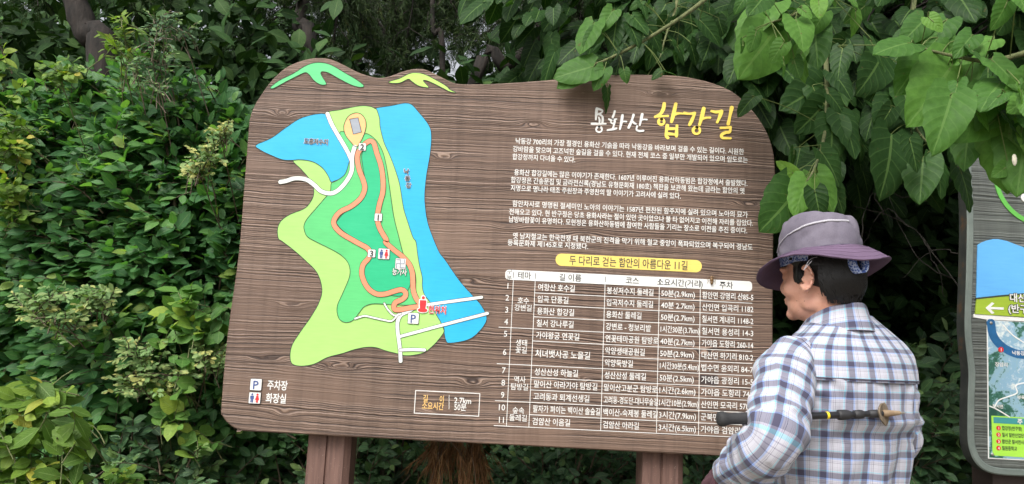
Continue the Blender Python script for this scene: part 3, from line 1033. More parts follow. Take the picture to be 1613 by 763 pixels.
# ------------------------------------------------------------------ leaves, shoots, shrubs
def leaf_template(kind, rs):
    """grid of one leaf: x along the blade 0..1, y across, z up; returns verts, quads, uv"""
    if kind == 'oval':
        nu, nv, ratio = 6, 3, 0.54
    elif kind == 'lance':
        nu, nv, ratio = 6, 3, 0.30
    elif kind == 'round':
        nu, nv, ratio = 5, 3, 0.72
    elif kind == 'obovate':
        nu, nv, ratio = 5, 3, 0.52
    else:
        nu, nv, ratio = 13, 9, 0.72
    u = np.linspace(0, 1, nu)
    v = np.linspace(-1, 1, nv)
    if kind in ('oval', 'lance'):
        w = np.sin(math.pi*u**0.9)**0.85
        w[0], w[-1] = 0.04, 0.0
    elif kind == 'round':
        w = np.sin(math.pi*u**0.8)**0.6
        w[0], w[-1] = 0.05, 0.0
    elif kind == 'obovate':
        w = np.sin(math.pi*u**1.6)**0.7
        w[0], w[-1] = 0.05, 0.12
    else:
        w = (u+0.015)**0.30*(1-u)**0.72
        w = w/w.max()
        if kind == 'lobed':
            w = w*(1-0.42*np.exp(-((u-0.46)/0.075)**2))
    U, Vv = np.meshgrid(u, v, indexing='ij')
    Wd = w[:, None]*np.ones_like(Vv)
    y = Vv*Wd*ratio/2
    x = U.copy()
    if kind in ('heart', 'lobed'):
        x = U - 0.20*np.abs(Vv)**1.4*(1-U)**2.2 + 0.012*np.sin(U*40)*np.abs(Vv)**6
        y = y*(1+0.03*np.sin(U*33+Vv))
    fold = rs.uniform(0.10, 0.34)
    curl = rs.uniform(0.02, 0.22) if kind not in ('heart', 'lobed') else rs.uniform(0.10, 0.30)
    z = fold*np.abs(y) - curl*U**2 + (0.02*np.sin(U*9+rs.uniform(0, 6))*np.abs(Vv) if nv == 3 else 0.0)
    if nv > 3:
        ph = rs.uniform(0, 6)
        z = z + 0.022*np.sin(U*26 - np.abs(Vv)*7)*np.abs(Vv)**0.7*(1-U*0.5) + 0.03*np.sin(U*7+ph+Vv*2)*np.abs(Vv)**2 - 0.12*np.abs(Vv)**2*Wd*rs.uniform(0.2, 1)
    y = y + rs.uniform(-0.06, 0.06)*U**2
    V = np.stack([x.ravel(), y.ravel(), z.ravel()], 1)
    i = np.arange(nu*nv).reshape(nu, nv)
    F = np.stack([i[:-1, :-1].ravel(), i[1:, :-1].ravel(), i[1:, 1:].ravel(), i[:-1, 1:].ravel()], 1)
    uv = np.stack([U.ravel(), Vv.ravel()*0.5+0.5], 1)
    return V, F, uv


TEMPL = {}


def templates(kind):
    if kind not in TEMPL:
        rs = np.random.RandomState(sum(map(ord, kind)))
        TEMPL[kind] = [leaf_template(kind, rs) for _ in range(7)]
    return TEMPL[kind]


def leaves_arrays(kind, P, A, N, S, var, rs):
    """P base points, A blade directions, N upper-side normals, S lengths, var colour index"""
    T = templates(kind)
    A = nrm(A)
    N = nrm(N - A*(N*A).sum(-1, keepdims=True))
    B = np.cross(N, A)
    pick = rs.randint(0, len(T), len(P))
    Vs, Fs, Us, Cs, off = [], [], [], [], 0
    for k_, (tv, tf, tu) in enumerate(T):
        s = np.nonzero(pick == k_)[0]
        if not len(s):
            continue
        wv = rs.uniform(0.85, 1.15, (len(s), 1, 1))
        V = P[s][:, None] + S[s][:, None, None]*(tv[None, :, 0:1]*A[s][:, None] + tv[None, :, 1:2]*wv*B[s][:, None] + tv[None, :, 2:3]*N[s][:, None])
        m = len(tv)
        Vs.append(V.reshape(-1, 3))
        Fs.append((tf[None] + (off + m*np.arange(len(s)))[:, None, None]).reshape(-1, 4))
        Us.append(np.tile(tu, (len(s), 1)))
        Cs.append(np.repeat(var[s], m))
        off += m*len(s)
    return np.concatenate(Vs), np.concatenate(Fs), np.concatenate(Us), np.concatenate(Cs)


def shoots(rs, base, tip, nleaf, size, droop=0.1, spread=0.9, up=1.0, face=1.2, var0=0.45, varj=0.16, tipvar=0.3, alt=True, sizej=0.25, start=0.25, wob=0.06):
    """leafy shoots: returns stem polylines and per-leaf arrays"""
    n = len(base)
    m = 7
    t = np.linspace(0, 1, m)[None, :, None]
    L = np.linalg.norm(tip-base, axis=1)[:, None, None]
    mid = rs.normal(0, 1, (n, 1, 3))*wob*L
    P = base[:, None]*(1-t) + tip[:, None]*t + mid*np.sin(math.pi*t) + np.array([0, 0, 1.0])*droop*L*(4*t*(1-t))
    tl = np.linspace(start, 1.0, nleaf)
    q = tl*(m-1)
    i0 = np.minimum(q.astype(int), m-2)
    fr = (q-i0)[None, :, None]
    LP = P[:, i0]*(1-fr) + P[:, i0+1]*fr
    T = nrm(P[:, i0+1]-P[:, i0])
    ref = np.array([0, 0, 1.0]) + rs.normal(0, 0.3, (n, 1, 3))
    Sd = nrm(np.cross(T, ref))
    sgn = np.where((np.arange(nleaf) % 2) == 0, 1, -1)[None, :, None] if alt else rs.choice([-1, 1], (n, nleaf, 1))
    A = nrm(T*(1-0.25*spread) + Sd*sgn*spread + rs.normal(0, 0.28, (n, nleaf, 3)))
    A = nrm(A + np.array([0, -.22, -.22]))
    A[:, -1] = nrm(T[:, -1] + rs.normal(0, 0.15, (n, 3)))
    N = np.array([0, 0, 1.0])*up + np.array([0, -1.0, 0])*face + rs.normal(0, 0.38, (n, nleaf, 3))
    S = size*(1+rs.uniform(-sizej, sizej, (n, nleaf)))*(1-0.35*np.clip((tl-0.7)/0.3, 0, 1))[None]
    var = np.clip(var0 + rs.normal(0, varj, (n, 1)) + rs.normal(0, varj*0.7, (n, nleaf)) + tipvar*np.clip((tl-0.6)/0.4, 0, 1)[None], 0.02, 0.98)
    return P, LP.reshape(-1, 3), A.reshape(-1, 3), N.reshape(-1, 3), S.ravel(), var.ravel()


def plant_parts(root, kind, leafm, stemm, data, rs, r0=0.004, r1=0.0012, sides=4, extra_stems=None):
    P, LP, A, N, S, var = data
    V, F, U, C = leaves_arrays(kind, LP, A, N, S, var, rs)
    mk('foliage', V, F, leafm, root, uv=U, attr=C)
    R_ = np.linspace(r0, r1, P.shape[1])[None]*np.ones((len(P), 1))
    V, F = tube_arrays(P, R_, sides)
    mk('twigs', V, F, stemm, root)
    if extra_stems is not None:
        V, F = tube_arrays(*extra_stems, 6)
        mk('stem', V, F, stemm, root)


def shell(rs, n, c, r, zmin=0.0, inner=0.45, front=None):
    """points through an uneven ellipsoid crown, more of them towards its surface"""
    d = nrm(rs.normal(0, 1, (n*3, 3)))
    if front is not None:
        keep = d[:, 1] < front
        d = d[keep]
    d = d[:n] if len(d) >= n else d
    lump = 1 + 0.16*np.sin(d[:, 0]*5+c[0]*9)*np.cos(d[:, 2]*6+c[1]*7) + 0.10*np.sin(d[:, 1]*11+d[:, 0]*7)
    q = (inner + (1-inner)*rs.uniform(0, 1, len(d))**0.5)*lump
    p = np.array(c) + d*np.array(r)*q[:, None]
    k_ = p[:, 2] > zmin
    return p[k_], d[k_]


def main_stems(rs, c, r, n, ground_z=0.05):
    P = []
    for _ in range(n):
        b = np.array([c[0]+rs.normal(0, .08), c[1]+rs.normal(0, .06), ground_z-0.1])
        e = np.array(c) + nrm(rs.normal(0, 1, 3)+np.array([0, 0, 1.2]))*np.array(r)*0.8
        t = np.linspace(0, 1, 8)[:, None]
        P.append(b*(1-t) + e*t + np.sin(t*math.pi)*rs.normal(0, .07, 3) + np.sin(t*9)*rs.normal(0, .015, 3))
    P = np.array(P)
    return P, np.linspace(.018, .005, 8)[None]*np.ones((n, 1))


def shrub(name, label, c, r, nsh, nleaf, size, kind, leafm, stemm, seed, length=0.3, inner=0.45, group='shrubs of the hedge beside and behind the boards', cat='shrub', zmin=0.05, front=None, **kw):
    rs = np.random.RandomState(seed)
    root = empty(name, (c[0], c[1], 0), label, cat, group)
    tip, d = shell(rs, nsh, c, r, zmin, inner, front)
    dirs = nrm(d*np.array([1, 1, .6]) + np.array([0, -0.25, .35]) + rs.normal(0, .35, d.shape))
    base = tip - dirs*length*rs.uniform(.7, 1.3, (len(tip), 1))
    plant_parts(root, kind, leafm, stemm, shoots(rs, base, tip, nleaf, size, **kw), rs, extra_stems=main_stems(rs, c, r, 6))
    return root


G_DARK = leaf_mat('glossy_dark_leaf', [(0.0, (0.027, 0.084, 0.034)), (0.4, (0.056, 0.160, 0.058)), (0.7, (0.095, 0.235, 0.075)), (0.9, (0.155, 0.31, 0.085)), (1.0, (0.27, 0.37, 0.09))], 0.30, 0.40, 0.42, spec=.42)
G_MID = leaf_mat('mid_green_leaf', [(0.0, (0.036, 0.10, 0.024)), (0.5, (0.08, 0.19, 0.042)), (0.8, (0.14, 0.28, 0.055)), (1.0, (0.28, 0.37, 0.06))], 0.30, 0.45, 0.30)
G_YEL = leaf_mat('yellow_green_leaf', [(0.0, (0.05, 0.11, 0.02)), (0.5, (0.12, 0.22, 0.035)), (0.8, (0.22, 0.32, 0.05)), (1.0, (0.42, 0.36, 0.06))], 0.35, 0.45, 0.32)
G_PALE = leaf_mat('pale_small_leaf', [(0.0, (0.08, 0.16, 0.06)), (0.5, (0.18, 0.30, 0.11)), (0.8, (0.24, 0.32, 0.12)), (1.0, (0.42, 0.42, 0.14))], 0.2, 0.5, 0.2)
G_GREY = leaf_mat('grey_green_leaf', [(0.0, (0.022, 0.056, 0.028)), (0.5, (0.050, 0.115, 0.050)), (0.8, (0.09, 0.18, 0.07)), (1.0, (0.18, 0.28, 0.09))], 0.30, 0.42, 0.18, spec=.4)
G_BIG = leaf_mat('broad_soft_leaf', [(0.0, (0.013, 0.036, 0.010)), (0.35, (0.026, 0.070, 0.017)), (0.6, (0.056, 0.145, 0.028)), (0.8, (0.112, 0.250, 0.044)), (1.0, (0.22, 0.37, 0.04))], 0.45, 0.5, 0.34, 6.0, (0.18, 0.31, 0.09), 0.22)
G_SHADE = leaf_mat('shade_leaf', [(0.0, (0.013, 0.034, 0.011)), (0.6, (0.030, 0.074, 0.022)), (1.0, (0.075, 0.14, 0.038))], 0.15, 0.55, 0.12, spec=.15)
TWIG = bark_mat('twig_bark', (0.06, 0.045, 0.028), (0.14, 0.11, 0.07), 60)
GTWIG = bark_mat('green_twig_bark', (0.07, 0.09, 0.03), (0.16, 0.17, 0.07), 60)
BARK = bark_mat('dark_trunk_bark', (0.009, 0.0075, 0.006), (0.034, 0.026, 0.021), 26)
PALEBARK = bark_mat('pale_sapling_bark', (0.12, 0.09, 0.065), (0.26, 0.21, 0.16), 50)

# --- left-hand hedge
shrub('broadleaf_shrub', 'tall dark glossy shrub nearest the left edge of the large brown board', (-1.42, 3.36, 1.45), (.70, .45, 1.02), 3000, 8, .086, 'oval', G_DARK, TWIG, 11, .30, front=.4, var0=.45, tipvar=.16)
shrub('broadleaf_shrub', 'tall glossy shrub in the middle of the left hedge, in front of the dark trunk', (-2.05, 3.55, 1.5), (.70, .45, 1.08), 3000, 8, .082, 'oval', G_DARK, TWIG, 12, .30, front=.4, var0=.48, tipvar=.18)
shrub('broadleaf_shrub', 'mid green feathery shrub at the far left edge of the photo', (-2.75, 3.5, 1.55), (.65, .5, 1.2), 1600, 9, .078, 'oval', G_MID, TWIG, 13, .32, var0=.55)
shrub('broadleaf_shrub', 'dark shrub peeping over the left shoulder of the brown board', (-.95, 3.9, 1.35), (.68, .42, .98), 700, 8, .09, 'oval', G_DARK, TWIG, 14, .3, var0=.34)
shrub('oblong_leaf_shrub', 'tall upright shrub with long oblong leaves above the green hill emblem', (-.78, 4.3, 1.5), (.5, .35, 1.25), 240, 9, .095, 'lance', G_MID, GTWIG, 15, .42, var0=.42, spread=.6)
# --- low row behind and below the board
for i, (x, y, w, lb) in enumerate(((-1.35, 3.05, .55, 'low grey green shrub at the foot of the hedge, left of the left post'), (-.52, 3.3, .55, 'low grey green shrub just right of the left post under the board'),
                                   (.32, 3.4, .5, 'low dark shrub under the middle of the board, left of the right post'), (1.02, 3.35, .45, 'low shrub between the right post and the man in the plaid shirt'))):
    shrub('low_shrub', lb, (x, y, .52), (w+.08, .38, .60+.03*(i % 2)), 900, 8, .054, 'oval', G_GREY, TWIG, 20+i, .2, var0=.5-.06*i, group='low shrubs under the board')
# --- dark shrubs right of the man
shrub('shaded_shrub', 'dark leafy shrub in the shade behind the right shoulder of the man', (1.65, 3.5, .78), (.55, .42, .70), 700, 8, .09, 'oval', G_GREY, TWIG, 31, .3, var0=.36)
shrub('shaded_shrub', 'dark shrub in the shade beside the lower corner of the green board', (2.35, 3.75, .7), (.65, .42, .82), 800, 8, .092, 'oval', G_GREY, TWIG, 32, .3, var0=.32)


def sprays(name, label, cat, px_list, Y, size, kind, leafm, stemm, seed, group, root_at, per=9, nleaf=7, length=.10, spread_px=(34, 20), **kw):
    """branching sprays standing in front of the hedge: a stem from the ground to each spray"""
    rs = np.random.RandomState(seed)
    root = empty(name, (root_at[0], root_at[1], 0), label, cat, group)
    base, tip, st = [], [], []
    for (x, y, sx, sy) in px_list:
        c = at(x, y, Y+rs.normal(0, .03))
        b = np.array([root_at[0], root_at[1], 0.0])
        t = np.linspace(0, 1, 8)[:, None]
        st.append(b*(1-t)+c*t+np.sin(t*math.pi)*np.array([rs.normal(0, .08), .5, 0]))
        for _ in range(per):
            p = at(x+rs.uniform(-sx, sx), y+rs.uniform(-sy, sy), Y+rs.normal(0, .05))
            d = nrm(p-c+rs.normal(0, .03, 3)+np.array([0, -.03, .04]))
            tip.append(p)
            base.append(p-d*length*rs.uniform(.7, 1.4))
    plant_parts(root, kind, leafm, stemm, shoots(rs, np.array(base), np.array(tip), nleaf, size, **kw), rs, .0022, .0008,
                extra_stems=(np.array(st), np.linspace(.006, .002, 8)[None]*np.ones((len(st), 1))))
    return root


sprays('small_leaf_shrub', 'pale small-leaved shrub with creamy sprays low in the left hedge', 'shrub', [(60, 475, 55, 28), (150, 470, 40, 22), (95, 500, 60, 18), (215, 555, 45, 28), (270, 590, 60, 20), (235, 605, 70, 18), (330, 560, 25, 20)],
       2.8, .030, 'obovate', G_PALE, TWIG, 41, 'small-leaved shrubs in the left hedge', (-1.5, 3.0), 24, 9, .10, var0=.5)
sprays('small_leaf_shrub', 'pale small-leaved spray beside the left tip of the blue reservoir', 'shrub', [(325, 240, 30, 26), (345, 205, 20, 16), (310, 262, 25, 14)], 2.8, .027, 'obovate', G_PALE, TWIG, 42, 'small-leaved shrubs in the left hedge', (-1.15, 3.1), 14, 9, .10, var0=.62)
sprays('small_leaf_shrub', 'dark thin-stemmed bush with tiny rounded leaves rising above the left hedge', 'shrub', [(255, 30, 35, 25), (250, 90, 40, 25), (235, 60, 40, 20), (285, 45, 30, 12), (250, 130, 35, 20), (215, 100, 20, 12)], 3.0, .026, 'obovate', G_GREY, PALEBARK, 43, 'small-leaved shrubs in the left hedge', (-1.5, 3.2), 9, 9, .12, var0=.62)
sprays('young_shoot', 'bright green upright shoot standing above the left hedge before the trunk', 'shoot', [(190, 30, 10, 10), (185, 55, 26, 12), (190, 75, 28, 12)], 3.0, .06, 'lance', G_YEL, GTWIG, 44, None, (-1.62, 3.15), 5, 6, .16, var0=.5)
sprays('yellow_shrub', 'yellow-green bush at the far left edge, halfway up the hedge', 'shrub', [(10, 200, 24, 30), (25, 230, 22, 24), (18, 290, 26, 25), (20, 325, 28, 18), (90, 110, 30, 14)], 3.0, .045, 'round', G_YEL, GTWIG, 45, None, (-2.3, 3.2), 10, 6, .13, var0=.36, tipvar=.2)
sprays('climbing_vine', 'slender vine with round crinkled leaves climbing beside the lower left corner of the board', 'vine',
       [(275, 480, 30, 26), (300, 470, 26, 20), (275, 520, 36, 24), (315, 530, 30, 26), (285, 575, 30, 24), (275, 620, 26, 26), (265, 665, 28, 26), (315, 690, 26, 16), (340, 500, 20, 30)], 2.8, .062, 'round', G_MID, GTWIG, 46, None, (-1.22, 2.95), 5, 4, .12, var0=.58, sizej=.4)
sprays('leafy_bush', 'light green large-leaved bush in the bottom left corner', 'bush', [(20, 640, 45, 26), (70, 620, 40, 20), (30, 690, 55, 26), (90, 690, 35, 20), (20, 740, 50, 26), (80, 745, 45, 20), (-30, 680, 40, 40), (60, 770, 60, 20)], 2.35, .085, 'oval', G_YEL, GTWIG, 47, None, (-1.55, 2.55), 5, 6, .22, var0=.36, varj=.14, tipvar=.32, spread=.85)
sprays('leafy_bush', 'small bright bush at the bottom edge, left of the left post', 'bush', [(190, 745, 22, 16), (210, 765, 40, 14)], 2.7, .045, 'oval', G_MID, GTWIG, 48, None, (-1.25, 2.8), 8, 6, .12, var0=.62)


# ------------------------------------------------------------------ conifers behind the board
NEEDLE = leaf_mat('juniper_needle', [(0.0, (0.016, 0.034, 0.012)), (0.5, (0.035, 0.066, 0.020)), (0.85, (0.07, 0.105, 0.030)), (1.0, (0.16, 0.12, 0.04))], 0.0, 0.6, 0.12)


def strands(rs, base, dirs, n, L, w, spread=0.7, droop=0.35):
    """needle strands: tapered blades fanning from each twig"""
    k_ = len(base)
    t = rs.uniform(0, 1, (k_, n, 1))
    tw = dirs[:, None]*L[:, None, None]
    P = base[:, None] + tw*t + np.array([0, 0, -1.0])*droop*L[:, None, None]*t*t
    Dn = nrm(dirs[:, None]*0.8 + rs.normal(0, spread, (k_, n, 3)) + np.array([0, 0, -0.2]))
    ln = rs.uniform(.5, 1.1, (k_, n, 1))*0.055
    S = nrm(np.cross(Dn, rs.normal(0, 1, (k_, n, 3))))*w
    bend = np.array([0, 0, -.012])
    q = np.stack([P-S, P+S, P+Dn*ln*.6+S*.7+bend*.3, P+Dn*ln+bend, P+Dn*ln*.6-S*.7+bend*.3], 2)
    V = q.reshape(-1, 3)
    i = np.arange(k_*n)[:, None]*5
    F4 = i+np.array([[0, 1, 2, 4]])
    F3 = i+np.array([[4, 2, 3]])
    var = np.repeat(np.clip(.45+rs.normal(0, .13, (k_, 1))+rs.normal(0, .1, (k_, n)), 0, 1).ravel(), 5)
    return V, [F4, F3], var


def wobble_line(a, b, n, amp, rs, sag=0.0):
    t = np.linspace(0, 1, n)[:, None]
    L = np.linalg.norm(np.array(b)-np.array(a))
    w = sum(np.sin(t*f*math.pi+rs.uniform(0, 6))*rs.normal(0, 1, 3)/f for f in (1, 2, 3, 5))
    w = w*np.sin(t*math.pi)**0.5*amp*L
    return np.array(a)*(1-t)+np.array(b)*t+w+np.array([0, 0, -1.0])*sag*np.sin(t*math.pi)


def conifer(label, trunk, r, boughs, seed, nspray=16, name='conifer_tree', dens=1.0):
    """trunk polyline; boughs = (start, end, radius) limbs that carry drooping needle sprays"""
    rs = np.random.RandomState(seed)
    trunk = np.asarray(trunk, float)
    root = empty(name, (trunk[0][0], trunk[0][1], 0), label, 'tree', 'trees standing behind the board')
    tl = cr(trunk, 6, False)
    V, F = tube_arrays(tl[None], (np.linspace(r, r*.6, len(tl))*(1+.08*np.sin(np.arange(len(tl))*1.9)))[None], 10)
    mk('trunk', V, F, BARK, root)
    LB, LR, B, Dr, Ls = [], [], [], [], []
    for (a, b, rr) in boughs:
        l = wobble_line(a, b, 9, .06, rs, .05)
        LB.append(l); LR.append(np.linspace(rr, rr*.3, 9))
        ax = nrm(l[-1]-l[0])
        for _ in range(int(nspray*dens)):
            t = rs.uniform(.12, 1.0)
            p = l[min(int(t*8), 8)]
            d = nrm(ax*.5+rs.normal(0, .75, 3)+np.array([0, 0, -.15]))
            ll = rs.uniform(.18, .42)
            e = p+d*ll+np.array([0, 0, -.06])
            tw = wobble_line(p, e, 9, .08, rs, .0)
            LB.append(tw); LR.append(np.linspace(.004, .0015, 9))
            for j in range(6):
                f = rs.uniform(.25, 1)
                q = tw[min(int(f*8), 8)]
                B.append(q); Dr.append(nrm(d+rs.normal(0, .6, 3)+np.array([0, 0, -.25]))); Ls.append(rs.uniform(.08, .2))
    V, F = tube_arrays(np.array(LB), np.array(LR), 5)
    mk('branches', V, F, BARK, root)
    V, F, var = strands(rs, np.array(B), np.array(Dr), 20, np.array(Ls), .0022)
    mk('crown', V, F, NEEDLE, root, attr=var, uv=np.full((len(V), 2), .5), smooth=False)
    return root


def bough_fan(px_list, Y0, Y1, src, rs, rr=.012):
    out = []
    for (x, y) in px_list:
        e = at(x, y, rs.uniform(Y0, Y1))
        out.append((np.array(src)+rs.normal(0, .25, 3), e, rr))
    return out


_rs = np.random.RandomState(5)
conifer('leaning dark trunk at the top left, rising out of the hedge', [at(165, 330, 4.4)*[1, 1, 0], at(160, 130, 4.4), at(135, 50, 4.4), at(112, -30, 4.4), at(95, -200, 4.4)], .095,
        bough_fan([(30, -40), (200, -30), (260, -50), (60, 10), (330, -20), (-40, 20), (120, -120), (230, -120), (320, -110), (20, -140)], 4.2, 5.2, at(105, -200, 4.4), _rs), 61, 14)
conifer('dark curved trunk above the green hill emblem at the top of the board', [at(500, 400, 5.0)*[1, 1, 0], at(488, 110, 5.0), at(470, 45, 5.0), at(480, -10, 5.0), at(500, -160, 5.0)], .055,
        bough_fan([(430, 20), (560, 60), (400, 60), (540, 10), (350, 30), (590, 30), (450, 90), (380, 90), (520, 95), (600, 90), (420, -60), (540, -60)], 4.9, 6.0, at(490, -80, 5.1), _rs), 62, 16)
conifer('slim dark conifer trunk seen above the lime hill emblem', [at(700, 400, 6.0)*[1, 1, 0], at(697, 118, 6.0), at(683, 50, 6.0), at(682, -10, 6.0), at(690, -200, 6.0)], .028,
        bough_fan([(640, 60), (740, 40), (620, 10), (770, 70), (700, 20), (800, 30), (750, 100), (650, 100), (720, -40), (640, -50), (820, 80), (830, 110)], 5.7, 7.0, at(690, -90, 6.1), _rs), 63, 15)
conifer('thick dark limb of a conifer slanting up to the right above the board', [at(600, 420, 5.2)*[1, 1, 0], at(745, 135, 5.2), at(800, 105, 5.2), at(860, 50, 5.2), at(905, -5, 5.2), at(1000, -120, 5.2)], .05,
        bough_fan([(760, 80), (830, 60), (850, 110), (900, 80), (780, 20), (880, 20), (940, 60), (930, 110), (820, -30), (900, -40), (960, 20), (1000, 90), (1060, 100)], 4.9, 6.2, at(880, -20, 5.3), _rs), 64, 18)
conifer('distant thin conifer whose fine needles close the gaps left of the slanting limb', [at(560, 420, 8.5)*[1, 1, 0], at(565, 100, 8.5), at(572, -60, 8.5), at(570, -200, 8.5)], .05,
        bough_fan([(_rs.uniform(380, 800), _rs.uniform(-80, 120)) for _ in range(44)], 7.0, 9.0, at(575, -60, 8.5), _rs), 65, 15)
conifer('distant conifer in the gap behind the broad leaves, right of the slanting limb', [at(900, 420, 8.0)*[1, 1, 0], at(905, 100, 8.0), at(912, -60, 8.0), at(910, -200, 8.0)], .05,
        bough_fan([(_rs.uniform(760, 1150), _rs.uniform(-80, 130)) for _ in range(30)], 7.0, 8.8, at(915, -60, 8.0), _rs), 66, 15)


conifer('young conifer filling the gap of sky between the two hill emblems', [at(610, 420, 6.6)*[1, 1, 0], at(612, 110, 6.6), at(615, -40, 6.6), at(618, -160, 6.6)], .03,
        bough_fan([(_rs.uniform(560, 790), _rs.uniform(-40, 120)) for _ in range(24)], 6.2, 7.2, at(615, 0, 6.6), _rs), 67, 15)


# ------------------------------------------------------------------ woodland that closes the view
def woodland():
    rs = np.random.RandomState(77)
    P, S = [], []
    for _ in range(5600):
        Y = rs.uniform(4.6, 10.5)
        xp = rs.uniform(-500, 2100)
        if _ % 3 == 0:
            xp, Y = rs.uniform(1100, 1750), rs.uniform(4.3, 6.5)
        elif _ % 3 == 1 and _ % 2:
            xp, Y = rs.uniform(-250, 480), rs.uniform(4.6, 7.0)
        if _ >= 4200:                      # out to both sides of the view
            xp, Y = rs.choice([rs.uniform(1650, 4200), rs.uniform(-2200, -150)], p=[.62, .38]), rs.uniform(4.0, 9.0)
        ytop = 95 if 520 < xp < 960 else (60 if 380 < xp < 1000 else (-160 if xp > 1000 else -20))
        yp = rs.uniform(ytop, 760)
        c = at(xp, yp, Y)
        if c[2] < 0.1:
            continue
        n = rs.randint(16, 34)
        P.append(c+rs.normal(0, .22, (n, 3)))
        S.append(rs.uniform(.09, .16, n)*(1+.12*(Y-4.5)))
    P, S = np.concatenate(P), np.concatenate(S)
    n = len(P)
    A = nrm(rs.normal(0, 1, (n, 3))*[1, .6, .6]+[0, -.2, -.3])
    N = np.array([0, -.6, 1.0])+rs.normal(0, .5, (n, 3))
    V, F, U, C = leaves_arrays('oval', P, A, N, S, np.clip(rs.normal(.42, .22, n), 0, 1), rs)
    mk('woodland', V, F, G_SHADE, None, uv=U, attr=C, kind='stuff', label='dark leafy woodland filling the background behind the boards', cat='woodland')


woodland()


# ------------------------------------------------------------------ broad-leaved tree hanging in from the upper right
def q8(u, v): return (860+u/2.008, v/2.008)
def q4(u, v): return (860+u/4.2395, v/4.2395)


tree = empty('broadleaf_tree', (2.95, 3.3, 0), 'broad-leaved tree whose large bright heart-shaped leaves hang over the boards from the upper right', 'tree')
rs = np.random.RandomState(91)
tl = cr(np.array([(2.95, 3.3, -.1), (2.9, 3.28, 1.0), (2.98, 3.2, 2.0), (2.85, 3.1, 3.0), (2.6, 3.0, 3.9)]), 6, False)
V, F = tube_arrays(tl[None], np.linspace(.10, .055, len(tl))[None], 10)
mk('trunk', V, F, BARK, tree)
BR = {'a': [(1180, -70, 2.75), (1110, 0, 2.65), (1030, 55, 2.57), (960, 92, 2.545), (930, 103, 2.54)],
      'b': [(1420, -90, 2.35), (1310, -5, 2.3), (1245, 25, 2.22), (1215, 35, 2.2)],
      'c': [(1296, -60, 2.75), (1299, 60, 2.7), (1303, 150, 2.65), (1298, 215, 2.55), (1284, 262, 2.4), (1272, 285, 2.32)],
      'd': [(1760, -40, 1.85), (1660, 60, 1.88), (1570, 95, 1.92), (1500, 88, 1.95), (1440, 72, 2.0)],
      'e': [(1470, -60, 2.8), (1432, 60, 2.75), (1425, 150, 2.7), (1445, 205, 2.68), (1475, 238, 2.66)],
      'f': [(1760, 110, 1.8), (1660, 140, 1.82), (1600, 150, 1.85), (1568, 165, 1.88)],
      'g': [(1120, -60, 2.9), (1060, 30, 2.85), (1040, 90, 2.8)]}
limb_src = np.array([2.75, 3.05, 3.4])
blines = {}
LB = []
for k_, pl in BR.items():
    pts = [at(x, y, Y) for x, y, Y in pl]
    mid = (limb_src+pts[0])/2+np.array([0, 0, .25])
    l = cr(np.array([limb_src, mid]+pts), 4, False)
    blines[k_] = l
